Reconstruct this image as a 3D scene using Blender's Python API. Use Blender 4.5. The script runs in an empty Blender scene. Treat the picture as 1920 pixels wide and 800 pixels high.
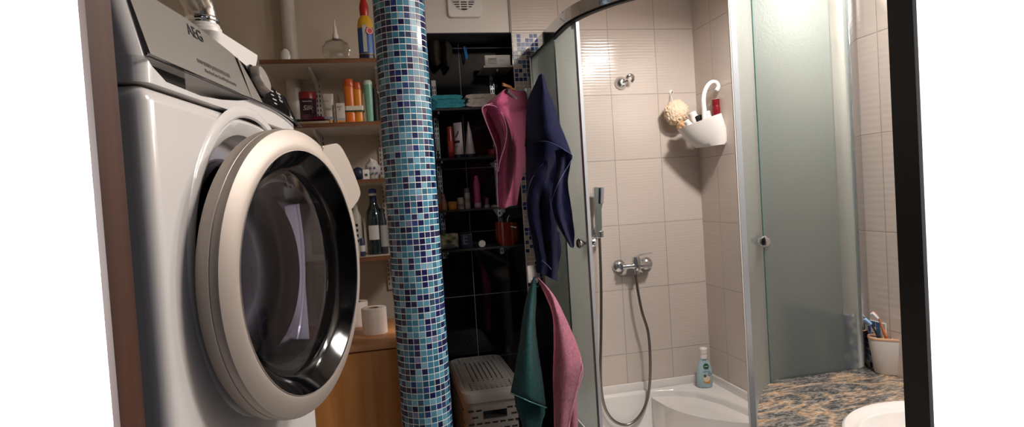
import bpy, bmesh, math, random
from mathutils import Vector, Matrix, noise
random.seed(7)
SC = bpy.context.scene
COL = SC.collection
PI = math.pi
# ------------------------------------------------------------------ camera
EYE = Vector((0, 0, 1.45)); FP = 1135.0
RW = Matrix(((0.9768339893341539, 0.06841499372604277, -0.20276771418297232),
             (-0.20437156218542363, 0.01724654533210326, -0.97874144759686),
             (-0.06346354742221362, 0.997507867291067, 0.030829090823688076)))
def at(px, py, X=None, Y=None, Z=None):
    """world point on an axis-parallel plane, measured off the photograph"""
    d = RW @ Vector((px-960, 400-py, -FP))
    t = (Y-EYE.y)/d.y if Y is not None else ((X-EYE.x)/d.x if X is not None else (Z-EYE.z)/d.z)
    return EYE + d*t
cam = bpy.data.cameras.new('camera'); camo = bpy.data.objects.new('camera', cam); COL.objects.link(camo)
camo.matrix_world = Matrix.Translation(EYE) @ RW.to_4x4()
cam.sensor_width = 36; cam.lens = FP/1920*36; cam.clip_start = .02
SC.camera = camo
SC.view_settings.view_transform = 'Standard'; SC.view_settings.look = 'None'
SC.cycles.use_denoising = True
SC.cycles.max_bounces = 12; SC.cycles.transparent_max_bounces = 12; SC.cycles.transmission_bounces = 8
SC.cycles.sample_clamp_indirect = 4; SC.cycles.caustics_refractive = False; SC.cycles.caustics_reflective = False

# ------------------------------------------------------------------ materials
def lin(c):
    if isinstance(c, str):
        c = [int(c[i:i+2], 16)/255 for i in (0, 2, 4)]
    return tuple((x/12.92 if x <= .04045 else ((x+.055)/1.055)**2.4) for x in c)+(1,)
def nodes(name):
    m = bpy.data.materials.new(name); m.use_nodes = True
    nt = m.node_tree; return m, nt, nt.nodes['Principled BSDF']
def setp(b, **k):
    names = dict(rough='Roughness', metal='Metallic', trans='Transmission Weight', ior='IOR', coat='Coat Weight', spec='Specular IOR Level', sheen='Sheen Weight', alpha='Alpha', sss='Subsurface Weight', em='Emission Strength', aniso='Anisotropic')
    for a, v in k.items(): b.inputs[names[a]].default_value = v
def mat(name, color, rough=.5, var=.06, vscale=8, bump=0, bscale=60, **k):
    m, nt, b = nodes(name); L = nt.links; N = nt.nodes
    c = lin(color); setp(b, rough=rough, **k)
    tc = N.new('ShaderNodeTexCoord'); nz = N.new('ShaderNodeTexNoise'); nz.inputs['Scale'].default_value = vscale; nz.inputs['Detail'].default_value = 4
    L.new(tc.outputs['Object'], nz.inputs['Vector'])
    r = N.new('ShaderNodeMix'); r.data_type = 'RGBA'
    r.inputs['A'].default_value = tuple(x*(1-var) for x in c[:3])+(1,); r.inputs['B'].default_value = tuple(min(1, x*(1+var)) for x in c[:3])+(1,)
    L.new(nz.outputs['Fac'], r.inputs['Factor']); L.new(r.outputs['Result'], b.inputs['Base Color'])
    if bump:
        n2 = N.new('ShaderNodeTexNoise'); n2.inputs['Scale'].default_value = bscale; L.new(tc.outputs['Object'], n2.inputs['Vector'])
        bp = N.new('ShaderNodeBump'); bp.inputs['Strength'].default_value = bump; bp.inputs['Distance'].default_value = .004
        L.new(n2.outputs['Fac'], bp.inputs['Height']); L.new(bp.outputs['Normal'], b.inputs['Normal'])
    return m
def tile_mat(name, color, grout, ax, off, w=.25, h=.325, mortar=.0022, rough=.18, wave=.0, var=.03, bumpd=.0015, wscale=22):
    """rectangular wall tiles; ax = which world axis runs along the wall"""
    m, nt, b = nodes(name); L = nt.links; N = nt.nodes
    tc = N.new('ShaderNodeTexCoord'); sp = N.new('ShaderNodeSeparateXYZ'); L.new(tc.outputs['Object'], sp.inputs[0])
    cb = N.new('ShaderNodeCombineXYZ')
    a1 = N.new('ShaderNodeMath'); a1.operation = 'SUBTRACT'; a1.inputs[1].default_value = off[0]; L.new(sp.outputs[ax], a1.inputs[0])
    a2 = N.new('ShaderNodeMath'); a2.operation = 'SUBTRACT'; a2.inputs[1].default_value = off[1]; L.new(sp.outputs['Z'], a2.inputs[0])
    L.new(a1.outputs[0], cb.inputs[0]); L.new(a2.outputs[0], cb.inputs[1])
    br = N.new('ShaderNodeTexBrick'); br.offset = 0; br.squash = 1
    for k, v in (('Scale', 1), ('Mortar Size', mortar), ('Mortar Smooth', .3), ('Brick Width', w), ('Row Height', h), ('Bias', 0)): br.inputs[k].default_value = v
    c = lin(color)
    br.inputs['Color1'].default_value = tuple(x*(1-var) for x in c[:3])+(1,); br.inputs['Color2'].default_value = tuple(min(1, x*(1+var)) for x in c[:3])+(1,)
    br.inputs['Mortar'].default_value = lin(grout)
    L.new(cb.outputs[0], br.inputs['Vector']); L.new(br.outputs['Color'], b.inputs['Base Color'])
    b.inputs['Roughness'].default_value = rough
    ad = N.new('ShaderNodeMath'); ad.operation = 'MULTIPLY'; ad.inputs[1].default_value = -1; L.new(br.outputs['Fac'], ad.inputs[0])
    h0 = ad.outputs[0]
    if wave:
        wv = N.new('ShaderNodeTexWave'); wv.wave_type = 'BANDS'; wv.bands_direction = 'Y'; wv.inputs['Scale'].default_value = wscale
        wv.inputs['Distortion'].default_value = 2.5; wv.inputs['Detail'].default_value = 2; wv.inputs['Detail Scale'].default_value = .8
        mp = N.new('ShaderNodeMapping'); mp.inputs['Scale'].default_value = (.25, 1, 1); L.new(cb.outputs[0], mp.inputs[0]); L.new(mp.outputs[0], wv.inputs['Vector'])
        ml = N.new('ShaderNodeMath'); ml.operation = 'MULTIPLY_ADD'; ml.inputs[1].default_value = wave; L.new(wv.outputs['Fac'], ml.inputs[0]); L.new(h0, ml.inputs[2]); h0 = ml.outputs[0]
    bp = N.new('ShaderNodeBump'); bp.inputs['Distance'].default_value = bumpd; bp.inputs['Strength'].default_value = .8
    L.new(h0, bp.inputs['Height']); L.new(bp.outputs['Normal'], b.inputs['Normal'])
    return m
def wood_mat(name, c1, c2, axis=(18, 18, 1.2), rough=.45):
    m, nt, b = nodes(name); L = nt.links; N = nt.nodes
    tc = N.new('ShaderNodeTexCoord'); mp = N.new('ShaderNodeMapping'); mp.inputs['Scale'].default_value = axis
    L.new(tc.outputs['Object'], mp.inputs[0])
    nz = N.new('ShaderNodeTexNoise'); nz.inputs['Scale'].default_value = 2.2; nz.inputs['Detail'].default_value = 8; nz.inputs['Distortion'].default_value = .6
    L.new(mp.outputs[0], nz.inputs['Vector'])
    cr = N.new('ShaderNodeValToRGB'); cr.color_ramp.elements[0].position = .3; cr.color_ramp.elements[1].position = .7
    cr.color_ramp.elements[0].color = lin(c1); cr.color_ramp.elements[1].color = lin(c2)
    L.new(nz.outputs['Fac'], cr.inputs[0]); L.new(cr.outputs[0], b.inputs['Base Color']); b.inputs['Roughness'].default_value = rough
    return m
def cloth_mat(name, color, sheen=.3, scale=260, bump=1.0, var=.2):
    m, nt, b = nodes(name); L = nt.links; N = nt.nodes; c = lin(color)
    tc = N.new('ShaderNodeTexCoord'); n1 = N.new('ShaderNodeTexNoise'); n1.inputs['Scale'].default_value = scale; n1.inputs['Detail'].default_value = 3
    n0 = N.new('ShaderNodeTexNoise'); n0.inputs['Scale'].default_value = 70; n0.inputs['Detail'].default_value = 5
    L.new(tc.outputs['Object'], n1.inputs['Vector']); L.new(tc.outputs['Object'], n0.inputs['Vector'])
    cr = N.new('ShaderNodeValToRGB'); cr.color_ramp.elements[0].position = .3; cr.color_ramp.elements[1].position = .72
    cr.color_ramp.elements[0].color = tuple(x*(1-var*2) for x in c[:3])+(1,); cr.color_ramp.elements[1].color = tuple(min(1, x*(1+var)) for x in c[:3])+(1,)
    mx = N.new('ShaderNodeMix'); mx.inputs[0].default_value = .5; L.new(n1.outputs['Fac'], mx.inputs[2]); L.new(n0.outputs['Fac'], mx.inputs[3])
    L.new(mx.outputs[0], cr.inputs[0]); L.new(cr.outputs[0], b.inputs['Base Color'])
    bp = N.new('ShaderNodeBump'); bp.inputs['Strength'].default_value = bump; bp.inputs['Distance'].default_value = .003
    L.new(mx.outputs[0], bp.inputs['Height']); L.new(bp.outputs['Normal'], b.inputs['Normal'])
    setp(b, rough=.95, sheen=sheen, spec=.15)
    return m
def attr_mat(name, rough=.15, grout=None):
    m, nt, b = nodes(name); a = nt.nodes.new('ShaderNodeAttribute'); a.attribute_name = 'chip'
    nt.links.new(a.outputs['Color'], b.inputs['Base Color']); b.inputs['Roughness'].default_value = rough
    return m
def frost_mat(name, tint=(.80, .86, .84)):
    m = bpy.data.materials.new(name); m.use_nodes = True; nt = m.node_tree; N = nt.nodes; L = nt.links
    for n in list(N):
        if n.type == 'BSDF_PRINCIPLED': N.remove(n)
    out = [n for n in N if n.type == 'OUTPUT_MATERIAL'][0]
    rf = N.new('ShaderNodeBsdfRefraction'); rf.inputs['Roughness'].default_value = .3; rf.inputs['IOR'].default_value = 1.15; rf.inputs['Color'].default_value = (.95, .99, .975, 1)
    tl = N.new('ShaderNodeBsdfTranslucent'); tl.inputs['Color'].default_value = (.88, .95, .93, 1)
    df = N.new('ShaderNodeBsdfDiffuse'); df.inputs['Color'].default_value = (.62, .68, .67, 1)
    gl = N.new('ShaderNodeBsdfGlossy'); gl.inputs['Roughness'].default_value = .3
    tc = N.new('ShaderNodeTexCoord'); nz = N.new('ShaderNodeTexNoise'); nz.inputs['Scale'].default_value = 120; nz.inputs['Detail'].default_value = 2; L.new(tc.outputs['Object'], nz.inputs['Vector'])
    bp = N.new('ShaderNodeBump'); bp.inputs['Strength'].default_value = .7; bp.inputs['Distance'].default_value = .003; L.new(nz.outputs['Fac'], bp.inputs['Height'])
    for s in (rf, gl): L.new(bp.outputs['Normal'], s.inputs['Normal'])
    m0 = N.new('ShaderNodeMixShader'); m0.inputs[0].default_value = .3; L.new(tl.outputs[0], m0.inputs[1]); L.new(df.outputs[0], m0.inputs[2])
    m1 = N.new('ShaderNodeMixShader'); m1.inputs[0].default_value = .31; L.new(rf.outputs[0], m1.inputs[1]); L.new(m0.outputs[0], m1.inputs[2])
    fr = N.new('ShaderNodeFresnel'); fr.inputs[0].default_value = 1.45
    fm = N.new('ShaderNodeMath'); fm.operation = 'MULTIPLY'; fm.inputs[1].default_value = .35; L.new(fr.outputs[0], fm.inputs[0])
    m2 = N.new('ShaderNodeMixShader'); L.new(fm.outputs[0], m2.inputs[0]); L.new(m1.outputs[0], m2.inputs[1]); L.new(gl.outputs[0], m2.inputs[2])
    L.new(m2.outputs[0], out.inputs[0])
    return m
def glass_mat(name, tint=(1, 1, 1), mixf=.12, rough=.02, dark=1.0):
    """thin clear pane: see-through plus mirror reflection"""
    m = bpy.data.materials.new(name); m.use_nodes = True; nt = m.node_tree; N = nt.nodes; L = nt.links
    for n in list(N):
        if n.type == 'BSDF_PRINCIPLED': N.remove(n)
    out = [n for n in N if n.type == 'OUTPUT_MATERIAL'][0]
    tr = N.new('ShaderNodeBsdfTransparent'); tr.inputs[0].default_value = tuple(x*dark for x in tint)+(1,)
    gl = N.new('ShaderNodeBsdfGlossy'); gl.inputs['Roughness'].default_value = rough
    fr = N.new('ShaderNodeFresnel'); fr.inputs[0].default_value = 1.5
    ad = N.new('ShaderNodeMath'); ad.operation = 'ADD'; ad.inputs[1].default_value = mixf; ad.use_clamp = True; L.new(fr.outputs[0], ad.inputs[0])
    mx = N.new('ShaderNodeMixShader'); L.new(ad.outputs[0], mx.inputs[0]); L.new(tr.outputs[0], mx.inputs[1]); L.new(gl.outputs[0], mx.inputs[2]); L.new(mx.outputs[0], out.inputs[0])
    return m
M = {}
M['tile_b'] = tile_mat('beige_tile_back', 'cfc3ba', 'b3a79d', 'X', (1.134, .613), wave=.16, rough=.12)
M['tile_r'] = tile_mat('beige_tile_right', 'cec2b9', 'b5aaa0', 'Y', (.19, .60), wave=.11, rough=.2, wscale=14)
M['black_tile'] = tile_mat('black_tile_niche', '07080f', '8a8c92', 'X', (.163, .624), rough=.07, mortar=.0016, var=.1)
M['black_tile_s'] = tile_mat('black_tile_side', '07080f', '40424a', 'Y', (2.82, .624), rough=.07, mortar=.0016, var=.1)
M['paint'] = mat('warm_wall_paint', 'c3b5a3', .85, .05, 3, bump=.15, bscale=90)
M['ceil'] = mat('ceiling_paint', 'e8e2da', .9, .02)
M['soffit'] = mat('white_panel_paint', 'ddd5cc', .55, .02)
M['hallwall'] = mat('white_hall_paint', 'f6f6f6', .9, .005)
M['floor'] = tile_mat('floor_tile', '3a3f48', '9a9a98', 'X', (0, 0), rough=.3)
M['white'] = mat('white_enamel', 'e3dfdc', .22, .01, coat=.3)
M['whiteg'] = mat('cool_white_plastic', 'd2d3d6', .35, .02)  # plain white plastic, slightly grey all over
M['plast'] = mat('white_plastic', 'e6e1dd', .35, .02)
M['ceramic'] = mat('white_ceramic', 'efeae6', .08, .01, coat=.6)
M['acryl'] = mat('white_acrylic', 'e6e2df', .12, .01, coat=.4)
M['silver'] = mat('satin_silver', 'b4aba3', .38, .03, 30, metal=.75)
M['panel'] = mat('brushed_panel', '8f8a84', .42, .03, 40, metal=.55)
M['ringm'] = mat('champagne_silver_ring', 'bcb1a7', .5, .02, 12, metal=.4)
M['chrome'] = mat('chrome', 'd8dadd', .07, .01, metal=1)
M['alu'] = mat('aluminium_profile', 'c0c4c8', .22, .02, metal=1)
M['seal'] = mat('pale_aluminium_seal', 'b4b9be', .35, .02, metal=.35)
M['hose'] = mat('steel_hose', '8b847e', .3, .05, metal=.95)
M['duct'] = mat('aluminium_duct', 'b5afa8', .22, .12, 20, bump=.5, bscale=40, metal=1)
M['black'] = mat('black_gloss', '050508', .1, .05, spec=.35)
M['blackm'] = mat('black_matte', '060607', .6, .1)
M['drum'] = mat('drum_steel', '14161d', .35, .1, 14, metal=.6)
M['grey'] = mat('grey_plastic', '8d8a94', .35, .05)
M['doorglass'] = glass_mat('dark_door_glass', (.62, .62, .74), -.02, .04, .72)
M['disp'] = mat('display_glass', '040405', .25, .05, spec=.02)
M['clear'] = glass_mat('clear_glass', (.93, .93, .9), .1, .02)
M['frost'] = frost_mat('frosted_glass')
M['edgeg'] = mat('green_glass_edge', '5f8f86', .15, .05, trans=.3)
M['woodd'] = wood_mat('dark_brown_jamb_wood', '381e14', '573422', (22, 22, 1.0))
M['woodk'] = wood_mat('shaded_black_brown_jamb', '050302', '0c0705', (22, 22, 1.0))  # same jamb wood, its shade put into a near-black colour
M['woodo'] = wood_mat('orange_beech_front', 'a9692c', 'c98c4a', (9, 9, .8))
M['woodt'] = wood_mat('beech_top', 'b57a4c', 'cf9668', (1.5, 14, 14))
M['wedge'] = wood_mat('brown_shelf_edge', '5a3820', '7a5030', (2, 20, 20))
M['melam'] = mat('white_melamine', 'cfc5bb', .5, .03)
M['bracket'] = mat('white_steel_bracket', 'c9c0b6', .4, .03)
M['pink'] = cloth_mat('pink_terry', 'd0608f'); M['navy'] = cloth_mat('navy_terry', '191c42', .12)
M['teal'] = cloth_mat('teal_terry', '2f6668'); M['rose'] = cloth_mat('rose_terry', 'd98fa5'); M['gap_shade'] = cloth_mat('towel_shade_black', '08080b', .05)
M['cyan'] = cloth_mat('turquoise_terry', '3f9fae'); M['ecru'] = cloth_mat('ecru_terry', 'c9bfb8'); M['olive'] = cloth_mat('olive_cloth', '4c4637', .1)
M['hem'] = cloth_mat('pale_hem', 'dd94b0'); M['hemn'] = cloth_mat('blue_hem', '4a5285')
M['paper'] = mat('toilet_paper', 'e9dfd7', .95, .03, 40, bump=.3, bscale=120)
M['basket'] = mat('grey_woven_plastic', '8f8b87', .5, .04)
M['puff'] = mat('cream_sponge_mesh', 'e6cfb4', .9, .12, 30, bump=.8, bscale=180, sss=.2)
M['tan'] = mat('tan_plastic', 'c49a70', .5, .1)
def simple(n, c, r=.4, **k):
    if n not in M: M[n] = mat(n, c, r, .04, **k)
    return M[n]
def granite():
    m, nt, b = nodes('veined_granite'); L = nt.links; N = nt.nodes
    tc = N.new('ShaderNodeTexCoord'); mp = N.new('ShaderNodeMapping'); mp.inputs['Rotation'].default_value = (0, 0, .55); mp.inputs['Scale'].default_value = (1.0, 2.6, 1); L.new(tc.outputs['Object'], mp.inputs[0])
    n1 = N.new('ShaderNodeTexNoise'); n1.inputs['Scale'].default_value = 2.6; n1.inputs['Detail'].default_value = 3.5; n1.inputs['Distortion'].default_value = 2.6; L.new(mp.outputs[0], n1.inputs['Vector'])
    n2 = N.new('ShaderNodeTexNoise'); n2.inputs['Scale'].default_value = 38; n2.inputs['Detail'].default_value = 8; n2.inputs['Distortion'].default_value = 1.6; L.new(mp.outputs[0], n2.inputs['Vector'])
    c1 = N.new('ShaderNodeValToRGB'); e = c1.color_ramp.elements
    e[0].position = .44; e[0].color = lin('4c4b4b'); e[1].position = .50; e[1].color = lin('8d7c6a')
    x = e.new(.54); x.color = lin('c9a27c'); x = e.new(.58); x.color = lin('a08a70'); x = e.new(.62); x.color = lin('5a5654')
    c2 = N.new('ShaderNodeValToRGB'); e = c2.color_ramp.elements
    e[0].position = .44; e[0].color = lin('202024'); e[1].position = .62; e[1].color = lin('d0cac2')
    L.new(n1.outputs['Fac'], c1.inputs[0]); L.new(n2.outputs['Fac'], c2.inputs[0])
    mx = N.new('ShaderNodeMix'); mx.data_type = 'RGBA'; mx.blend_type = 'MIX'; mx.inputs['Factor'].default_value = .36
    L.new(c1.outputs[0], mx.inputs['A']); L.new(c2.outputs[0], mx.inputs['B']); L.new(mx.outputs['Result'], b.inputs['Base Color'])
    b.inputs['Roughness'].default_value = .2
    return m
M['granite'] = granite()
M['chips'] = attr_mat('mosaic_chips', .22)
M['grout'] = mat('white_grout', 'efedea', .8, .03)

# ------------------------------------------------------------------ mesh helpers
def bm_box(x0, x1, y0, y1, z0, z1, bev=0, seg=2, bm=None):
    bm = bm or bmesh.new()
    vs = [bm.verts.new((x, y, z)) for x in (x0, x1) for y in (y0, y1) for z in (z0, z1)]
    fs = [(0, 1, 3, 2), (4, 6, 7, 5), (0, 4, 5, 1), (2, 3, 7, 6), (0, 2, 6, 4), (1, 5, 7, 3)]
    fl = [bm.faces.new([vs[i] for i in f]) for f in fs]
    if bev:
        es = list({e for f in fl for e in f.edges})
        bmesh.ops.bevel(bm, geom=es, offset=bev, segments=seg, profile=.5, affect='EDGES')
    return bm
def bm_lathe(prof, seg=32, bm=None, M4=None, sy=1, close=True):
    """prof: list of (r, z); revolved round z"""
    bm = bm or bmesh.new(); M4 = M4 or Matrix.Identity(4); rings = []
    for r, z in prof:
        if r < 1e-5: rings.append([bm.verts.new(M4 @ Vector((0, 0, z)))])
        else: rings.append([bm.verts.new(M4 @ Vector((r*math.cos(2*PI*i/seg), sy*r*math.sin(2*PI*i/seg), z))) for i in range(seg)])
    for a, b in zip(rings, rings[1:]):
        for i in range(seg):
            j = (i+1) % seg
            if len(a) == 1 and len(b) == 1: continue
            if len(a) == 1: bm.faces.new([a[0], b[j], b[i]][::-1])
            elif len(b) == 1: bm.faces.new([a[i], a[j], b[0]])
            else: bm.faces.new([a[i], a[j], b[j], b[i]])
    if close:
        if len(rings[0]) > 1: bm.faces.new(rings[0][::-1])
        if len(rings[-1]) > 1: bm.faces.new(rings[-1])
    return bm
def bm_tube(pts, r, seg=12, bm=None, closed=False, caps=True, sx=1, sy=1):
    bm = bm or bmesh.new(); pts = [Vector(p) for p in pts]; n = len(pts); rs = r if isinstance(r, (list, tuple)) else [r]*n
    rings = []; up = None
    for i, p in enumerate(pts):
        if closed: t = pts[(i+1) % n]-pts[i-1]
        else: t = pts[min(i+1, n-1)]-pts[max(i-1, 0)]
        t.normalize()
        if up is None:
            up = Vector((0, 0, 1)) if abs(t.z) < .9 else Vector((1, 0, 0))
        s = t.cross(up).normalized(); up = s.cross(t).normalized()
        rings.append([bm.verts.new(p+(s*math.cos(2*PI*k/seg)*sx+up*math.sin(2*PI*k/seg)*sy)*rs[i]) for k in range(seg)])
    prs = list(zip(rings, rings[1:]))+([(rings[-1], rings[0])] if closed else [])
    for a, b in prs:
        for k in range(seg):
            j = (k+1) % seg; bm.faces.new([a[k], b[k], b[j], a[j]])
    if caps and not closed: bm.faces.new(rings[0]); bm.faces.new(rings[-1][::-1])
    return bm
def spline(P, n=8):
    P = [Vector(p) for p in P]; out = []
    for i in range(len(P)-1):
        p0 = P[max(i-1, 0)]; p1 = P[i]; p2 = P[i+1]; p3 = P[min(i+2, len(P)-1)]
        for k in range(n):
            t = k/n
            out.append(.5*((2*p1)+(p2-p0)*t+(2*p0-5*p1+4*p2-p3)*t*t+(3*p1-p0-3*p2+p3)*t**3))
    out.append(P[-1]); return out
def bm_prism(poly, z0, z1, bm=None, M4=None):
    bm = bm or bmesh.new(); M4 = M4 or Matrix.Identity(4)
    a = [bm.verts.new(M4 @ Vector((x, y, z0))) for x, y in poly]; b = [bm.verts.new(M4 @ Vector((x, y, z1))) for x, y in poly]
    bm.faces.new(a[::-1]); bm.faces.new(b)
    for i in range(len(poly)):
        j = (i+1) % len(poly); bm.faces.new([a[i], a[j], b[j], b[i]])
    return bm
def bm_grid(rows, bm=None, closeu=False):
    bm = bm or bmesh.new(); V = [[bm.verts.new(p) for p in r] for r in rows]
    for a, b in zip(V, V[1:]):
        for i in range(len(a)-(0 if closeu else 1)):
            j = (i+1) % len(a); bm.faces.new([a[i], a[j], b[j], b[i]])
    return bm
def obj(name, bm, m, parent=None, smooth=True, world=False, kind=None, ang=35):
    if world and parent is not None: bmesh.ops.transform(bm, matrix=MW[parent.name].inverted(), verts=bm.verts)
    bmesh.ops.recalc_face_normals(bm, faces=bm.faces)
    me = bpy.data.meshes.new(name)
    if smooth:
        for f in bm.faces: f.smooth = True
        for e in bm.edges:
            if len(e.link_faces) == 2 and e.calc_face_angle(0) > math.radians(ang): e.smooth = False
    bm.to_mesh(me); bm.free()
    me.materials.append(M[m] if isinstance(m, str) else m)
    o = bpy.data.objects.new(name, me); COL.objects.link(o)
    if parent is not None: o.parent = parent
    if kind: o['kind'] = kind
    return o
MW = {}
def thing(name, label, cat, loc=(0, 0, 0), rz=0, group=None):
    o = bpy.data.objects.new(name, None); COL.objects.link(o); o.empty_display_size = .05
    o.location = loc; o.rotation_euler = (0, 0, rz); o['label'] = label; o['category'] = cat
    if group: o['group'] = group
    MW[o.name] = Matrix.Translation(Vector(loc)) @ Matrix.Rotation(rz, 4, 'Z')
    return o
def tag(o, label, cat, group=None, kind=None):
    o['label'] = label; o['category'] = cat
    if group: o['group'] = group
    if kind: o['kind'] = kind
    return o
def struct(name, bm, m, **k):
    return obj(name, bm, m, kind='structure', **k)
def boolean(o, cutter_bm):
    me = bpy.data.meshes.new('cut'); bmesh.ops.recalc_face_normals(cutter_bm, faces=cutter_bm.faces); cutter_bm.to_mesh(me); cutter_bm.free(); c = bpy.data.objects.new('cut', me); COL.objects.link(c)
    c.parent = o.parent
    md = o.modifiers.new('b', 'BOOLEAN'); md.operation = 'DIFFERENCE'; md.object = c; md.solver = 'EXACT'
    bpy.context.view_layer.update()
    dg = bpy.context.evaluated_depsgraph_get(); new = bpy.data.meshes.new_from_object(o.evaluated_get(dg), depsgraph=dg)
    o.modifiers.clear(); o.data = new; bpy.data.objects.remove(c)
def text(name, s, size, m, parent, M4, ext=.0006, align='CENTER', shear=0):
    cu = bpy.data.curves.new('t', 'FONT'); cu.body = s; cu.size = size; cu.extrude = ext; cu.align_x = align; cu.align_y = 'CENTER'; cu.shear = shear; cu.resolution_u = 3
    to = bpy.data.objects.new('t', cu); COL.objects.link(to); bpy.context.view_layer.update()
    dg = bpy.context.evaluated_depsgraph_get(); me = bpy.data.meshes.new_from_object(to.evaluated_get(dg), depsgraph=dg)
    bpy.data.objects.remove(to)
    me.transform(M4); me.materials.clear(); me.materials.append(M[m] if isinstance(m, str) else m)
    o = bpy.data.objects.new(name, me); COL.objects.link(o); o.parent = parent
    return o
def absorb(a, b):
    """fold the surface pattern b (same parent space) into the mesh of part a"""
    bm = bmesh.new(); bm.from_mesh(a.data); n = len(bm.faces); bm.from_mesh(b.data); bm.faces.ensure_lookup_table()
    for f in bm.faces[n:]: f.material_index = 1; f.smooth = False
    bm.to_mesh(a.data); bm.free(); a.data.materials.append(b.data.materials[0]); bpy.data.objects.remove(b)
def frame4(o, x, y):
    """matrix whose local x,y run along the given vectors"""
    x = Vector(x).normalized(); y = Vector(y).normalized(); z = x.cross(y)
    return Matrix.Translation(Vector(o)) @ Matrix((x, y, z)).transposed().to_4x4()
# front-facing text on things whose front looks at -Y
def front(x, y, z): return frame4((x, y, z), (1, 0, 0), (0, 0, 1))
# ================================================================== THE ROOM
YW = 2.86; XR = 1.594; PXC, PYC, PR = .090, 2.112, .0875
struct('floor', bm_box(-1.1, 1.8, -1.2, 3.3, -.06, 0), 'floor', smooth=False)
struct('ceiling', bm_box(-1.1, 1.8, .46, 3.3, 2.5, 2.56), 'ceil', smooth=False)
struct('wall_back', bm_box(.645, 1.8, YW, 3.25, 0, 2.5), 'tile_b', smooth=False)
struct('wall_back_alcove', bm_box(-1.1, .11, YW, 3.25, 0, 2.5), 'paint', smooth=False)
struct('wall_back_niche', bm_box(.11, .645, 3.07, 3.25, 0, 2.5), 'black_tile', smooth=False)
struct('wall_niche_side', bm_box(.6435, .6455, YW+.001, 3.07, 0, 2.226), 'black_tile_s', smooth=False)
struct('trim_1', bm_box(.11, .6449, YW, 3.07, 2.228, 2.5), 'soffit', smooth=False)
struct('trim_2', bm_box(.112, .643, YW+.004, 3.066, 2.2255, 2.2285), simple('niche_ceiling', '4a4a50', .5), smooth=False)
struct('trim_3', bm_box(.638, .6475, YW-.004, YW+.003, 2.225, 2.5), simple('grey_edge_profile', '8a8078', .4), smooth=False)
struct('wall_right', bm_box(XR, 1.8, .5, 3.25, 0, 2.5), 'tile_r', smooth=False)
struct('wall_left', bm_box(-1.1, -1.0, .5, 3.25, 0, 2.5), 'paint', smooth=False)
YH = .4585
struct('wall_front_left', bm_box(-1.1, -.1922, YH, .5, 0, 2.5), 'hallwall', smooth=False)
struct('wall_front_right', bm_box(.4752, 1.8, YH, .4862, 0, 2.5), 'hallwall', smooth=False)
struct('wall_front_top', bm_box(-.192, .475, YH, .49, 2.1, 2.5), 'hallwall', smooth=False)
struct('trim_4', bm_box(-.192, -.188, YH, .5, 0, 2.1), 'woodd', smooth=False)
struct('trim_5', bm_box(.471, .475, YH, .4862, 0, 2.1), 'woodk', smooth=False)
struct('trim_6', bm_box(-.188, .471, YH, .49, 2.09, 2.1), 'woodd', smooth=False)

struct('wall_front_dark_liner', bm_box(.4752, 1.594, .4862, .489, 0, 2.5), 'black_tile', smooth=False)  # unseen black liners added on the door wall to cut bounce and niche reflections
struct('wall_front_dark_liner_left', bm_box(-1.0, -.1922, .5, .503, 0, 2.5), 'black_tile', smooth=False)
struct('wall_front_dark_liner_top', bm_box(-.192, .475, .49, .493, 2.1, 2.5), 'black_tile', smooth=False)
# ---- mosaic: every chip is a little slab, one mesh per mosaic with a colour per chip
def chips(bm, cl, quads, cols):
    for q, c in zip(quads, cols):
        a = [bm.verts.new(p) for p in q[0]]; b = [bm.verts.new(p) for p in q[1]]
        fs = [bm.faces.new(b)]+[bm.faces.new([a[i], a[(i+1) % 4], b[(i+1) % 4], b[i]]) for i in range(4)]
        for f in fs:
            for l in f.loops: l[cl] = c
PAL = [('10133c', 5), ('181d4e', 4), ('22346a', 3), ('285a72', 6), ('35728a', 5), ('5289a0', 4), ('6d9db2', 3), ('6a6e8c', 1), ('1d4560', 3)]
PALW = [lin(c) for c, w in PAL for _ in range(w)]
MP = .0207; GR = .0022
bm = bmesh.new(); cl = bm.loops.layers.color.new('chip') if False else bm.loops.layers.float_color.new('chip')
nper = 26; rr = PR; Q = []; CC = []
for k in range(int(2.5/MP)+1):
    z0 = k*MP+GR/2; z1 = min((k+1)*MP-GR/2, 2.499)
    if z1 <= z0: continue
    for i in range(nper):
        a0 = 2*PI*i/nper+GR/2/rr; a1 = 2*PI*(i+1)/nper-GR/2/rr
        lo = [(PXC+(rr-.002)*math.cos(a), PYC+(rr-.002)*math.sin(a), z) for a, z in ((a0, z0), (a1, z0), (a1, z1), (a0, z1))]
        s = .0005/rr
        hi = [(PXC+rr*math.cos(a), PYC+rr*math.sin(a), z) for a, z in ((a0+s, z0+.0005), (a1-s, z0+.0005), (a1-s, z1-.0005), (a0+s, z1-.0005))]
        v = (i+2*k) % 5
        c = PALW[random.randrange(len(PALW))]
        if (i+k*2) % 4 == 0 and random.random() < .6: c = lin('181c4a')
        elif c[0] < .02 and random.random() < .35: c = lin('3a7890')
        Q.append((lo, hi)); CC.append(c)
chips(bm, cl, Q, CC)
pil = thing('mosaic_pillar', 'round floor to ceiling pillar covered in small blue and teal mosaic tiles', 'pillar', (PXC, PYC, 0))
obj('mosaic_tiles', bm, 'chips', pil, world=True, smooth=False)
obj('grout_core', bm_lathe([(PR-.0012, 0), (PR-.0012, 2.5)], 52), 'grout', pil)

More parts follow.
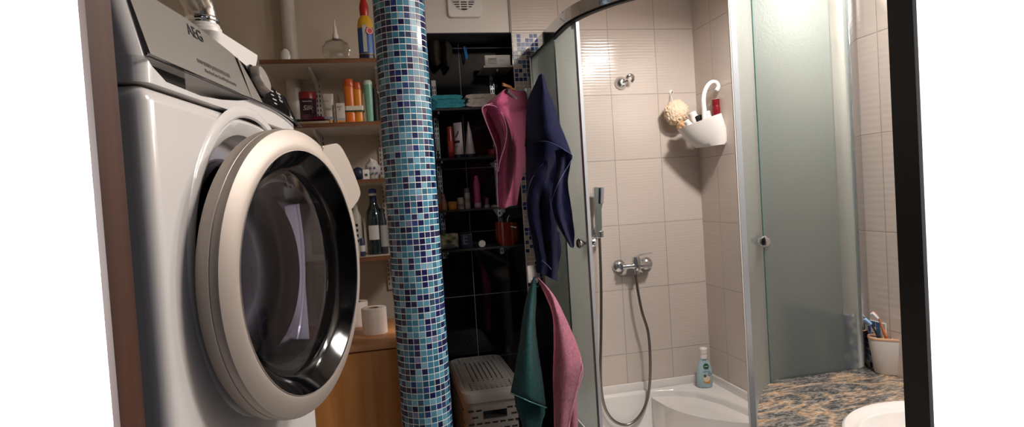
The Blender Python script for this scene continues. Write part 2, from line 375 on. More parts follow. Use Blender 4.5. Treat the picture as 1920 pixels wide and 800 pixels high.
def strip(name, n0, pat, z_top, n_rows, X0, wall, seedv):
    rnd = random.Random(seedv); bm = bmesh.new(); cl = bm.loops.layers.float_color.new('chip'); Q = []; CC = []
    blues = [lin(c) for c in ('1c2a62', '2f4c86', '23306e', '41668f', '35507a', '2a2450')]
    for r in range(n_rows):
        for c in range(n0):
            z1 = z_top-r*MP-GR/2; z0 = z1-MP+GR; u0 = X0+c*MP+GR/2; u1 = u0+MP-GR
            if r < len(pat): on = pat[r][c] != '.'
            else: on = rnd.random() < .52
            col = blues[rnd.randrange(6)] if on else lin('c8c2ba')
            if wall == 'b':
                lo = [(u, YW-.0005, z) for u, z in ((u0, z0), (u1, z0), (u1, z1), (u0, z1))]; hi = [(u, YW-.0035, z) for u, z in ((u0+.0004, z0+.0004), (u1-.0004, z0+.0004), (u1-.0004, z1-.0004), (u0+.0004, z1-.0004))]
            else:
                lo = [(XR-.0005, u, z) for u, z in ((u0, z0), (u1, z0), (u1, z1), (u0, z1))]; hi = [(XR-.0035, u, z) for u, z in ((u0, z0), (u1, z0), (u1, z1), (u0, z1))]
            Q.append((lo, hi)); CC.append(col)
    chips(bm, cl, Q, CC)
    g = bm_box(X0, X0+n0*MP, YW-.0025, YW+.001, z_top-n_rows*MP, z_top) if wall == 'b' else bm_box(XR-.0025, XR+.001, X0, X0+n0*MP, z_top-n_rows*MP, z_top)
    o = struct(name, bm, 'chips', smooth=False); gg = obj('grout_bed', g, 'grout', o, smooth=False)
pat = ['.B..BB.', '.B.BB.B', '.BBBBB.', '.BB.B..', 'B.BB...', 'B..B..B', '.BBB.B.', '..BB.BB', 'BB.B..B', 'B.BB.B.', 'BBB..B.', '.......', '.......', 'B...B..', '.BB.B.B', 'BB.B.B.']
low = {39: 'BB.B.B.', 40: 'BBB.B..', 41: '.BB.B.B', 42: '..B..B.', 43: '.......', 44: '..BB.B.', 45: 'BBBB...', 46: 'BBB.B.B', 47: '.B.BB..', 48: 'B..B.B.'}
rr_ = random.Random(5)
for r in range(16, 60): pat.append(low.get(r) or ''.join('B' if rr_.random() < .45 else '.' for _ in range(7)))
strip('trim_7', 7, pat, 2.219, 104, .6475, 'b', 3)
strip('trim_8', 26, [('.'+''.join('B' if random.random() < .9 else '.' for _ in range(25))) for _ in range(25)], .945, 25, 1.705, 'r', 9)

# ================================================================== LIGHT
w = bpy.data.worlds.new('world'); SC.world = w; w.use_nodes = True
w.node_tree.nodes['Background'].inputs[0].default_value = (.75, .8, 1, 1); w.node_tree.nodes['Background'].inputs[1].default_value = .14
def area(name, loc, tgt, sx, sy, power, col=(1, 1, 1), spread=180):
    l = bpy.data.lights.new(name, 'AREA'); l.shape = 'RECTANGLE'; l.size = sx; l.size_y = sy; l.energy = power; l.color = col; l.spread = math.radians(spread)
    o = bpy.data.objects.new(name, l); COL.objects.link(o); o.location = loc
    o.rotation_euler = (Vector(tgt)-Vector(loc)).to_track_quat('-Z', 'Y').to_euler(); return o
area('mirror_light', (1.575, 1.48, 2.06), (.3, 1.35, 1.5), .10, .42, 13, (1, .93, .88))
area('shower_light', (1.42, 1.93, 2.30), (1.2, 1.95, 0), .14, .14, 20, (1, .93, .87))
area('ceiling_fill', (1.2, 1.08, 2.46), (1.0, 1.15, 0), .4, .4, 26, (1, .93, .87))  # fill lamp added to brighten the room outside the shower
area('hall_fill', (.25, -.9, 2.1), (.5, 1.6, 1.0), .5, .4, .6, (1, .95, .9))  # weak fill added from the hall side, no known fixture
area('hall_wall_fill_left', (-.285, .32, 1.45), (-.285, .46, 1.45), .15, .9, 5, spread=40)  # unseen lamp added to whiten the left hall wall
area('hall_wall_fill_right', (.575, .32, 1.42), (.575, .46, 1.42), .16, .9, 5.5, spread=40)  # unseen lamp added to whiten the right hall wall

# ================================================================== THE DRYER (local: x out of the front, y along the front, z up)
th = .1522; DZ = .88
dr = thing('tumble_dryer', 'white front loading tumble dryer with a big round silver rimmed door ajar', 'tumble dryer', (-.2218, 1.0781, DZ), -th)
o = obj('body', bm_box(-.60, 0, -.298, .298, 0, .729, .020, 5), 'white', dr)
boolean(o, bm_lathe([(.205, -.055), (.212, -.014), (.226, -.004), (.236, .0)]+[(.238, .02)], 64, M4=Matrix.Translation((0, .03, .488)) @ Matrix.Rotation(PI/2, 4, 'Y')))
boolean(o, bm_lathe([(.19, -.5), (.19, 0)], 48, M4=Matrix.Translation((0, 0, .468)) @ Matrix.Rotation(PI/2, 4, 'Y')))
boolean(o, bm_box(-.45, .03, -.155, .155, .2, .215)) if False else None
def wn(o):
    o.data.set_sharp_from_angle(angle=math.radians(40))
    for p in o.data.polygons:
        n = p.normal; p.use_smooth = not (p.area > .004 and max(abs(n.x), abs(n.y), abs(n.z)) > .999)
wn(o)
MX = Matrix.Translation((0, 0, .468)) @ Matrix.Rotation(PI/2, 4, 'Y')
obj('drum', bm_lathe([(.188, -.02), (.188, -.10), (.178, -.12), (.178, -.45), (.0, -.46)], 48, M4=MX, close=False), 'drum', dr)
obj('door_seal', bm_lathe([(.190, -.056), (.205, -.052), (.207, -.044), (.192, -.04), (.182, -.048), (.183, -.058)], 48, M4=MX, close=False), 'grey', dr)
# lint filter grille
fl = obj('lint_filter', bm_box(-.13, -.052, -.12, .12, .285, .303, .004), 'grey', dr)
g = bmesh.new()
for i in range(13):
    for j in range(3): bm_box(-.125+j*.024, -.107+j*.024, -.11+i*.0165, -.099+i*.0165, .302, .306, bm=g)
absorb(fl, obj('grille', g, 'blackm', fl, smooth=False))
# raised moulding around the door
obj('door_surround', bm_lathe([(.240, .0005), (.243, .003), (.249, .0035), (.256, .002), (.259, .0)], 64, M4=Matrix.Translation((0, .03, .020)) @ MX, close=False), 'white', dr)
# upper fascia with the drawer grip cut into it
def ztop(y): return .853 if y < -.13 else (.853-(y+.13)*.077 if y < 0 else .843-y*.11)
def zbot(y): return .763 if y < .12 else .763-(y-.12)**2*.55
ys = [-.298+.596*i/30 for i in range(31)]
def slab(yl, xb_, xt_, zb, zt, thick, rnd=0):
    bm = bmesh.new(); rows = []
    for y in yl:
        b, t = zb(y), zt(y); k_ = 0
        if rnd and abs(y) > .298-rnd: k_ = rnd-math.sqrt(max(0, rnd**2-(abs(y)-.298+rnd)**2))
        x_b, x_t = xb_-k_, xt_-k_; rows.append([(x_b, y, b), (x_b*.6+x_t*.4, y, b*.6+t*.4), (x_t, y, t), (x_t-thick, y, t), (x_b-thick, y, b)])
    V = [[bm.verts.new(p) for p in r] for r in rows]
    for a, b in zip(V, V[1:]):
        for i in range(5): j = (i+1) % 5; bm.faces.new([a[i], a[j], b[j], b[i]])
    bm.faces.new(V[0]); bm.faces.new(V[-1][::-1]); return bm
def vround(x0, x1, y0, y1, z0, z1, r, e=.002):
    return [(x0, y1), (x0, y0)]+[(x1-r+r*math.sin(a), y0+r-r*math.cos(a)) for a in [PI/2*i/8 for i in range(9)]]+[(x1-r+r*math.cos(a), y1-r+r*math.sin(a)) for a in [PI/2*i/8 for i in range(9)]]
bmf = bm_prism(vround(-.60, .0, -.298, .298, 0, 0, .022), .731, .762)
f = obj('fascia', bmf, 'white', dr)
boolean(f, bm_prism([(-.285, .80), (-.285, .7605), (-.276, .752), (-.245, .739), (-.15, .737), (-.08, .743), (-.02, .751), (.03, .760), (.03, .80)], -.045, .03, M4=Matrix(((0, 0, 1, 0), (1, 0, 0, 0), (0, 1, 0, 0), (0, 0, 0, 1)))))
wn(f)
obj('grip_recess', bm_box(-.045, -.020, -.284, -.150, .7375, .762), 'blackm', dr, smooth=False)
obj('top_housing', slab([-.298, -.2975, -.296, -.293, -.289, -.284]+ys[1:-1]+[.284, .289, .293, .296, .2975, .298], -.001, -.022, lambda y: .762, lambda y: ztop(y)-.002, .57, .022), 'white', dr)
pn = obj('control_panel', slab([-.284]+[y for y in ys if -.28 < y < .038]+[.038], .004, -.021, zbot, ztop, .006), 'panel', dr)
def xpan(z): return .004-.025*(z-.763)/.088
# silver part beyond the dark display slants with the display edge
bm = bmesh.new(); V = []
for i in range(13):
    t = i/12; z = zbot(.04)*(1-t)+ztop(.04)*t; yy = .090-.052*t+.004*math.sin(t*PI)
    V.append([bm.verts.new((xpan(z)+.0004, .0375, z)), bm.verts.new((xpan(z)+.0004, max(yy, .0376), z))])
for a, b in zip(V, V[1:]):
    if (a[1].co-a[0].co).length+(b[1].co-b[0].co).length > .0005: bm.faces.new([a[0], a[1], b[1], b[0]])
obj('panel_tongue', bm, 'panel', pn, smooth=False)
disp = obj('display', slab([.0]+[y for y in ys if y > .0], .0035, -.0215, zbot, ztop, .006), 'disp', dr)
g = bm_tube([(xpan(zbot(y))+.0022, y, zbot(y)-.0015) for y in ys], .0016, 6)
obj('chrome_line', g, 'chrome', pn)
bm = bm_tube([(.005, .2965, .745), (-.021, .2965, ztop(.29))], .002, 6); obj('end_line', bm, 'chrome', disp)
TP = Vector((-.025, 0, .088)).normalized()
def onp(y, z): return frame4((xpan(z)+.0006, y, z), (0, 1, 0), TP)
text('brand_lettering', 'AEG', .026, 'blackm', pn, onp(-.118, .834))
text('series_lettering', '8000 SERIES | ABSOLUTECARE', .0086, simple('grey_print', '6f6a66', .6), pn, onp(-.090, .788), .0003)
text('feature_lettering', 'AbsoluteCare  SensiDry heat pump', .0078, 'grey_print' if False else M['grey_print'], pn, onp(-.076, .777), .0003)
# programme dial with its markings
DM = frame4((-.009, .102, .806), (0, 1, 0), TP)
dial = obj('programme_dial', bm_lathe([(.027, 0), (.027, .004), (.025, .014), (.022, .017), (0, .017)], 40, M4=DM), 'silver', dr)
obj('dial_base', bm_lathe([(.031, -.003), (.031, .002), (.028, .003)], 40, M4=DM), 'black', dial)
g = bmesh.new()
for i in range(7):
    a = -.9+i*.3; y = .17+.0*i
    bm_box(-.0175+.0045, -.0175+.0049, .162, .178+.006*(i % 2), .774+i*.0085, .7765+i*.0085, bm=g)
for v in g.verts: v.co.x = xpan(v.co.z)+.0007
obj('programme_marks', g, simple('white_print', 'e8e8e8', .5), disp, smooth=False)
text('programme_text', 'Cotton\nMix\nWool', .008, M['white_print'], disp, onp(.215, .795), .0003)
# ---- the door, ajar; hinge on the near side
phi = .341
hy = -.21; c_, s_ = math.cos(phi-th), math.sin(phi-th)
DD = Vector((s_, c_, 0)); DN = Vector((c_, -s_, 0))
DC = Vector((0, hy, .4662))+DD*.21+DN*.0561
DM = Matrix((DD, Vector((0, 0, 1)), DN)).transposed().to_4x4(); DM = Matrix.Translation(DC) @ DM   # local x along door, y up, z out
door = obj('door', bm_lathe([(.150, -.044), (.212, -.046), (.226, -.044), (.2325, -.041), (.2342, -.036), (.2342, -.012), (.2325, -.0085), (.222, -.0035), (.210, -.0005), (.203, .0006), (.1987, 0), (.1983, -.005), (.1978, -.012)], 96, M4=DM, close=False), 'ringm', dr)
obj('door_step', bm_lathe([(.2345, -.020), (.2352, -.0205), (.2352, -.0225), (.2345, -.023)], 96, M4=DM, close=False), 'silver', door)
obj('rim_line', bm_lathe([(.1996, -.0004), (.1992, .0012), (.1982, .0012), (.1980, -.001)], 96, M4=DM, close=False), 'chrome', door)
obj('black_band', bm_lathe([(.1982, -.001), (.190, -.010), (.180, -.020), (.172, -.027), (.166, -.030), (.160, -.030)], 96, M4=DM, close=False), 'black', door)
obj('glass_bowl', bm_lathe([(.168, -.029), (.163, -.028), (.12, -.025), (.06, -.023), (0, -.022)], 96, M4=DM, close=False), 'doorglass', door)
obj('inner_bowl', bm_lathe([(.163, -.031), (.152, -.075), (.14, -.090), (.10, -.096), (0, -.098)], 64, M4=DM, close=False), glass_mat('inner_bowl_glass', (.62, .62, .72), -.03, .12), door)
pl = [(.085, .2), (.093, .212), (.10, .2135), (.155, .2225), (.168, .220), (.180, .211), (.207, .188), (.231, .160), (.248, .138), (.2535, .129), (.2515, .122), (.236, .112), (.205, .0975), (.199, .094), (.175, .11), (.14, .15)]
bmh = bm_prism(pl, -.016, -.003, M4=DM)
bmesh.ops.bevel(bmh, geom=[e for e in bmh.edges], offset=.0018, segments=2, affect='EDGES')
obj('door_handle', bmh, simple('handle_plastic', 'c2b8ae', .35, metal=.25), door)
obj('hinge', bm_box(-.035, .012, hy-.002, hy+.014, .44, .49, .003), 'blackm', dr)

# washing machine that carries the dryer
wm = thing('washing_machine', 'white washing machine standing under the tumble dryer', 'washing machine', (-.2218, 1.0781, 0), -th)
obj('body', bm_box(-.60, 0, -.298, .298, .012, .85, .012, 3), 'white', wm)
obj('control_panel', bm_box(0, .006, -.29, .29, .755, .84, .002), 'panel', wm)
MX2 = Matrix.Translation((0, 0, .42)) @ Matrix.Rotation(PI/2, 4, 'Y')
dd_ = obj('door', bm_lathe([(.225, .0), (.225, .02), (.19, .035), (.17, .028)], 48, M4=MX2, close=False), 'ringm', wm)
obj('glass', bm_lathe([(.172, .027), (.10, .012), (0, .006)], 48, M4=MX2, close=False), 'black', dd_)
for sx in (-.55, -.06):
    for sy in (-.25, .25): obj('foot', bm_lathe([(.02, 0), (.02, .014)], 16, M4=Matrix.Translation((sx, sy, 0))), 'blackm', wm)
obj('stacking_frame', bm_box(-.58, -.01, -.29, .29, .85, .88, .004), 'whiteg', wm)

# things on top of the dryer
tub = thing('storage_tub', 'white plastic tub lying on top of the tumble dryer', 'tub', (-.2218, 1.0781, DZ), -th)
bm = bmesh.new()
def rrect(x0, x1, y0, y1, r, n=6):
    P = []
    for cx, cy, a0 in ((x1-r, y1-r, 0), (x0+r, y1-r, PI/2), (x0+r, y0+r, PI), (x1-r, y0+r, 1.5*PI)):
        for i in range(n+1): a = a0+PI/2*i/n; P.append((cx+r*math.cos(a), cy+r*math.sin(a)))
    return P
lo = rrect(-.125, -.052, .055, .262, .02); 
def tubring(dx, z): return [(x+(dx if x > -.088 else -dx), y+(dx if y > .16 else -dx), z) for x, y in lo]
zb = .856
obj('shell', bm_grid([tubring(-.006, zb), tubring(-.001, .880), tubring(.0, .8885), tubring(-.003, .8885), tubring(-.004, .880), tubring(-.009, zb+.003)], closeu=True), 'plast', tub)
obj('bottom', bm_prism([(p[0], p[1]) for p in tubring(-.006, 0)], zb, zb+.003), 'plast', tub)
duct = thing('exhaust_duct', 'shiny aluminium exhaust duct elbow rising behind the dryer top', 'duct', (-.2218, 1.0781, DZ), -th)
cy, cx = .264, -.165
pts = spline([(cx, cy, .93), (cx, cy, .965), (cx, cy-.012, 1.0), (cx-.004, cy-.05, 1.025), (cx-.01, cy-.11, 1.032), (cx-.02, cy-.22, 1.035), (cx-.05, cy-.40, 1.04)], 6)
obj('elbow', bm_tube(pts, .030, 24), 'duct', duct)
obj('collar', bm_lathe([(.033, 0), (.033, .088), (.036, .09), (.036, .098), (.033, .10), (.033, .104), (.031, .108)], 28, M4=Matrix.Translation((cx, cy, .853))), 'plast', duct)
obj('clamp', bm_lathe([(.0315, 0), (.0325, .002), (.0325, .008), (.0315, .01)], 28, M4=Matrix.Translation((cx, cy, .965))), 'chrome', duct)
# ================================================================== ALCOVE SHELVES ON THE LEFT
def bottle(name, label, cat, x, y, z, prof, m, parts=(), sy=1, rz=0, group=None, seg=28, tilt=None):
    t = thing(name, label, cat, (x, y, z), rz, group)
    obj('body', bm_lathe(prof, seg, sy=sy), m, t)
    for pn_, pr, pm in parts: obj(pn_, bm_lathe(pr, seg, sy=sy), pm, t)
    if tilt: t.rotation_euler = (tilt[0], tilt[1], rz)
    return t
def flatbox(name, label, cat, loc, sx, sy, sz, m, rz=0, group=None, bev=.0015):
    t = thing(name, label, cat, loc, rz, group); obj('carton', bm_box(-sx/2, sx/2, -sy/2, sy/2, 0, sz, bev), m, t); return t
def tube_bm(w, d, h, cap_h):
    """squeeze tube standing on its cap: round at the bottom, flat crimp at the top"""
    rows = []
    for k in range(11):
        t = k/10; z = cap_h+(h-cap_h)*t; ww = w*(1-.02*t)/2*(1.0+.06*t); dd = d/2*(1-t)**.8+.0012
        rows.append([(ww*math.cos(2*PI*i/28), dd*math.sin(2*PI*i/28), z) for i in range(28)])
    bm = bm_grid(rows, closeu=True); bm.faces.new([v for v in bm.verts][-28:]); return bm
SHY0, SHY1 = 2.50, 2.86
for i, (zb_, x0, lab) in enumerate([(2.016, -.44, 'topmost white alcove shelf with brown edge, perfume bottle and spray bottle on it'), (1.764, -.44, 'second white shelf from the top with brown edge, holding the orange bottles'), (1.533, -.44, 'third white shelf from the top with brown edge, holding small cartons'), (1.221, -.44, 'lowest white shelf with brown edge, holding the tall glass bottle')]):
    s = thing('wall_shelf', lab, 'shelf', (x0, SHY1, zb_), 0, None)
    obj('board', bm_box(x0, .095, SHY0+.002, SHY1-.018, zb_, zb_+.016), 'melam', s, world=True, smooth=False)
    obj('edge_band', bm_box(x0, .095, SHY0, SHY0+.0025, zb_-.0005, zb_+.0165), 'wedge', s, world=True, smooth=False)
    for bx in (-.262, -.002):
        b = bmesh.new()
        P = [(SHY1-.015, zb_-.001), (SHY1-.015, zb_-.055), (SHY1-.06, zb_-.04), (SHY0+.07, zb_-.012), (SHY0+.06, zb_-.001)]
        M4 = Matrix(((0, 0, 1, bx-.005), (1, 0, 0, 0), (0, 1, 0, 0), (0, 0, 0, 1)))
        obj('bracket', bm_prism(P, 0, .010, M4=M4), 'bracket', s, world=True, smooth=False)
for bx in (-.262, -.002):
    r = thing('shelf_rail', 'white slotted steel rail on the alcove wall, %s' % ('left one beside the dark red jar' if bx < -.1 else 'right one next to the mosaic pillar'), 'shelf rail', (bx, SHY1, 1.0))
    ch_ = obj('channel', bm_box(bx-.012, bx+.012, SHY1-.014, SHY1-.001, 1.05, 2.01), 'bracket', r, world=True, smooth=False)
    g = bmesh.new()
    for k in range(44):
        for sx in (-.006, .006): bm_box(bx+sx-.002, bx+sx+.002, SHY1-.0148, SHY1-.0138, 1.07+k*.0212, 1.083+k*.0212, bm=g)
    absorb(ch_, obj('slots', g, 'blackm', r, world=True, smooth=False))
# vertical water pipe
p = at(541, 60, Y=2.80)
pp = thing('water_pipe', 'thick pale vertical pipe running up the alcove wall behind the shelves', 'pipe', (p.x, 2.825, 0))
obj('tube', bm_lathe([(.030, .02), (.030, 2.49)], 28), 'bracket', pp)
obj('coupling', bm_lathe([(.0335, 2.045), (.0335, 2.085)], 28), 'bracket', pp)
YI = 2.585
def sx_(px, Y=YI, py=100): return at(px, py, Y=Y).x
Z1, Z2, Z3, Z4 = 2.0325, 1.7805, 1.5495, 1.2375
# top shelf
t = thing('shell_ornament', 'small white upright shell shaped ornament at the left end of the top shelf', 'ornament', (sx_(535, YI, 100), YI, Z1))
obj('body', bm_lathe([(.012, 0), (.017, .01), (.019, .03), (.015, .05), (.007, .06), (0, .062)], 24, sy=.5), 'plast', t)
pf = thing('perfume_bottle', 'clear scalloped glass perfume bottle with a pointed pump on the top shelf', 'perfume bottle', (sx_(631, YI, 100), YI, Z1))
bm = bmesh.new(); N_ = 44; rows = []
for d_ in (-.018, -.015, .015, .018):
    s = .9 if abs(d_) > .016 else 1
    row = []
    for i in range(N_):
        a = 2*PI*i/N_; r = .049*(1+.07*abs(math.cos(5.5*a))); y_ = .050+r*math.sin(a)*s*.95; row.append((r*1.08*math.cos(a)*s, d_, max(.001, y_)))
    rows.append(row)
bm = bm_grid(rows, closeu=True); vs = list(bm.verts); bm.faces.new(vs[:N_]); bm.faces.new(vs[-N_:])
obj('flacon', bm, glass_mat('frosted_flacon', (.88, .86, .82), .16, .15), pf)
obj('pump', bm_lathe([(.012, .095), (.012, .112), (.010, .118), (.008, .120), (.007, .145), (.004, .15), (.0025, .175), (0, .178)], 20), simple('pump_white', 'cfc6bd', .3), pf)
sb = thing('spray_bottle', 'yellow and blue cleaner bottle with a red nozzle cap on the top shelf', 'bottle', (sx_(688, YI, 100), YI, Z1))
obj('body', bm_lathe([(.030, .0), (.031, .004), (.031, .12), (.031, .155), (.027, .175), (.016, .192), (.015, .195)], 32, sy=.7), simple('yellow_plastic', 'c9971f', .35), sb)
obj('base_band', bm_lathe([(.0315, .008), (.0318, .01), (.0318, .03), (.0315, .032)], 32, sy=.7, close=False), simple('navy_plastic', '16172e', .35), sb)
obj('label', bm_lathe([(.0318, .034), (.0318, .14)], 32, sy=.7, close=False), simple('blue_label', '1e4a8a', .4), sb)
obj('label_panel', bm_box(-.012, .004, -.0232, -.0220, .04, .15), simple('grey_label', 'a7a49c', .5), sb, smooth=False)
obj('red_badge', bm_lathe([(.015, 0), (.015, .0012)], 24, M4=frame4((.017, -.0215, .125), (1, .25, 0), (0, 0, 1))), simple('badge_red', 'b32a22', .4), sb)
obj('badge_ring', bm_lathe([(.0125, .0012), (.0125, .0018), (.011, .0018), (.011, .0012)], 24, M4=frame4((.017, -.0215, .125), (1, .25, 0), (0, 0, 1)), close=False), M['white_print'], sb)
obj('cap', bm_lathe([(.0165, .192), (.018, .20), (.019, .225), (.0165, .24), (.012, .255), (.006, .263), (0, .265)], 28, sy=.8), simple('red_plastic', 'a81d14', .3), sb)
# second shelf
t = thing('paper_roll_pack', 'pale wrapped packet under the dark red jar on the second shelf', 'packet', (sx_(590, YI, 235), YI-.02, Z2))
obj('wrap', bm_box(-.055, .06, -.04, .04, 0, .012, .002), simple('packet_beige', 'a8987e', .6), t)
t = thing('pink_pouch', 'crumpled magenta pouch lying on the pale packet on the second shelf', 'pouch', (sx_(600, YI, 235), YI-.02, Z2+.0125))
bm = bm_grid([[((i-6)*.0085, (j-3)*.011, .004+.010*abs(math.sin(i*1.3+j*.9))*(1-abs(j-3)/4)+(.012 if 3 < i < 9 else 0)*(1-abs(j-3)/3.2)) for i in range(13)] for j in range(7)])
bmesh.ops.solidify(bm, geom=bm.faces[:], thickness=.003); obj('foil', bm, simple('magenta_foil', '9c2a5c', .35), t)
t = thing('plastic_packet', 'small clear and blue plastic packet at the left end of the second shelf', 'packet', (sx_(566, YI, 235), YI-.02, Z2+.0125))
bm = bm_grid([[((i-4)*.0085, (j-3)*.011, .004+.012*abs(math.sin(i*1.9+j*.7))*(1-abs(j-3)/4)) for i in range(8)] for j in range(7)])
bmesh.ops.solidify(bm, geom=bm.faces[:], thickness=.003); obj('film', bm, simple('blue_film', '6f7486', .3), t)
jr = thing('wide_jar', 'dark red jar with red lid and white Silk lettering on the second shelf', 'jar', (sx_(577, 2.64, 200), 2.66, Z2))
obj('body', bm_lathe([(.031, 0), (.034, .004), (.034, .118), (.031, .123)], 32), simple('wine_plastic', '3c1524', .3), jr)
obj('lower_label', bm_lathe([(.0344, .012), (.0344, .055)], 32, close=False), simple('mauve_label', '6f3d55', .4), jr)
obj('lid', bm_lathe([(.0355, .120), (.0355, .146), (.034, .149), (0, .15)], 32), simple('dark_red_plastic', '7c1a1c', .35), jr)
text('lettering', 'Silk', .028, M['white_print'], jr, front(0, -.0355, .080), .0004, shear=.3)
text('small_lettering', 'Seidenfein', .009, M['white_print'], jr, front(0, -.0355, .108), .0004)
def sun_tube(px0, px1, top, base, label, name='sunscreen_tube', Yd=YI-.02, rz=0):
    w_ = (at(px1, base, Y=Yd)-at(px0, base, Y=Yd)).x; h_ = at(px0, top, Y=Yd).z-Z2
    t = thing(name, label, 'tube', (sx_((px0+px1)/2, Yd, base), Yd, Z2), rz)
    obj('body', tube_bm(w_, .034, h_, .016), simple('cream_tube', 'b7aea2', .4), t)
    obj('cap', bm_lathe([(w_*.46, 0), (w_*.47, .002), (w_*.47, .015), (w_*.45, .0165)], 28, sy=.036/w_), simple('orange_cap', 'b8742a', .35), t)
    obj('blue_band', bm_box(-w_*.44, w_*.44, -.0168, -.0155, .020, .030), simple('blue_grey_band', '7f8b94', .5), t, smooth=False)
    text('lettering', 'SUN', .010, simple('brown_print', '6d5a4b', .6), t, front(-w_*.2, -.0150, h_*.75), .0003)
    text('small_lettering', 'face cream\nprotection', .0055, M['brown_print'], t, front(0, -.0162, h_*.50), .0003)
    return t
sun_tube(609, 628, 176, 233, 'larger cream coloured sunscreen tube with orange cap on the second shelf')
bx = thing('cream_carton', 'small cream carton with an orange foot standing left of the orange bottles', 'carton', (sx_(641, YI, 232), YI-.03, Z2), .1)
obj('carton', bm_box(-.017, .017, -.013, .013, 0, .083, .001), simple('cream_card', 'b7aea2', .5), bx)
obj('orange_foot', bm_box(-.0172, .0172, -.0132, .0132, 0, .013), M['orange_cap'], bx, smooth=False)
obj('blue_band', bm_box(-.0172, .0172, -.0132, .0132, .014, .022), M['blue_grey_band'], bx, smooth=False)
text('lettering', 'SUN\n30', .010, M['brown_print'], bx, front(-.004, -.0134, .062), .0003)
t = bottle('pointed_tube', 'slim white pointed tube behind the small cream carton', 'tube', sx_(636, 2.64, 232), 2.64, Z2, [(.011, 0), (.012, .01), (.012, .09), (.009, .12), (.003, .135), (0, .136)], simple('cream_tube', 'b7aea2'))
for k, (px, lab, h_, w_) in enumerate([(654, 'left orange sunscreen bottle of the strapped pair', .184, .0215), (670, 'right orange sunscreen bottle of the strapped pair', .170, .0185)]):
    Yd = YI-.01; t = thing('sunscreen_bottle', lab, 'bottle', (sx_(px+4.5, Yd, 230), Yd, Z2), .1*k)
    obj('body', bm_lathe([(w_*.85, 0), (w_, .006), (w_, .02), (w_*.92, h_*.5), (w_*1.02, h_*.8), (w_*.95, h_*.83)], 28, sy=.65), simple('orange_plastic', 'c8661c' if k == 0 else 'd07a1a', .3) if k == 0 else simple('orange_plastic_light', 'cf7c1c', .3), t)
    obj('cap', bm_lathe([(w_*.95, h_*.83), (w_*1.0, h_*.85), (w_*.86, h_*.97), (w_*.75, h_), (0, h_)], 28, sy=.65), simple('dark_orange_cap', 'b0481a', .3), t)
xm = (sx_(658.5, YI-.01, 230)+sx_(674.5, YI-.01, 230))/2
t = thing('strap', 'white and dark green strap around the pair of orange sunscreen bottles', 'strap', (xm, YI-.01, Z2+.055))
obj('band', bm_grid([[(x*1.0, y*1.0, z) for x, y in rrect(-.039, .039, -.0155, .0155, .012, 6)] for z in (0, .018)], closeu=True), simple('strap_white', 'c9bfae', .5), t)
obj('green_edge', bm_grid([[(x*1.01, y*1.02, z) for x, y in rrect(-.039, .039, -.0155, .0155, .012, 6)] for z in (-.006, .0)], closeu=True), simple('strap_green', '233d22', .5), t)
t = thing('green_tube', 'mint green slim bottle with a pale cap right of the orange bottles', 'bottle', (sx_(694.5, YI, 230), YI-.02, Z2))
obj('body', bm_lathe([(.0125, 0), (.014, .004), (.0165, .09), (.0175, .158)], 28, sy=.75), simple('mint_plastic', '6fa088', .35), t)
obj('cap', bm_lathe([(.0178, .157), (.0178, .168), (.014, .175), (0, .176)], 28, sy=.75), simple('pale_mint_cap', 'b5c2ae', .4), t)
t = bottle('dark_bottle', 'dark bottle in shadow beside the mosaic pillar on the second shelf', 'bottle', sx_(706, 2.64, 230), 2.66, Z2, [(.016, 0), (.017, .01), (.017, .13), (.010, .145), (.010, .16), (0, .161)], 'blackm')
# third shelf
t = thing('small_carton', 'small white carton with a green dot on the third shelf', 'carton', (sx_(688, YI, 338), YI-.05, Z3))
obj('carton', bm_box(-.013, .013, -.012, .012, 0, .040, .001), 'plast', t)
obj('green_dot', bm_lathe([(.006, 0), (.006, .0008)], 20, M4=frame4((0, -.0122, .018), (1, 0, 0), (0, 0, -1)) if False else frame4((0, -.0122, .018), (1, 0, 0), (0, 0, 1))), simple('dot_green', '2f5a3a', .5), t)
t = thing('tablet_box', 'crumpled white and blue printed package behind the small carton on the third shelf', 'package', (sx_(700, YI, 338), YI+.01, Z3))
bm = bmesh.new(); bmesh.ops.create_icosphere(bm, subdivisions=3, radius=1)
for v in bm.verts:
    n_ = noise.noise(v.co*2.3); v.co = Vector((v.co.x*.030*(1+.25*n_), v.co.y*.025, max(0, .042+v.co.z*.042*(1+.35*n_))))
obj('wrapper', bm, simple('white_wrapper', 'c4bfbc', .5), t, ang=20)
for k in range(5): obj('print_patch', bm_lathe([(.005, 0), (.005, .001)], 8, M4=frame4((-.016+.008*k, -.0255, .025+.011*((k*2) % 4)), (1, 0, 0), (0, .1, 1))), simple('patch_grey', '565c78', .5), t)
t = thing('blue_pouch', 'dark blue pouch half hidden behind the dryer door handle on the third shelf', 'pouch', (sx_(672, YI, 338), YI+.02, Z3))
bm = bmesh.new(); bmesh.ops.create_icosphere(bm, subdivisions=3, radius=1)
for v in bm.verts: v.co = Vector((v.co.x*.026, v.co.y*.02, .028+v.co.z*.028))
obj('cloth', bm, simple('dark_blue_plastic', '1d2440', .4), t)
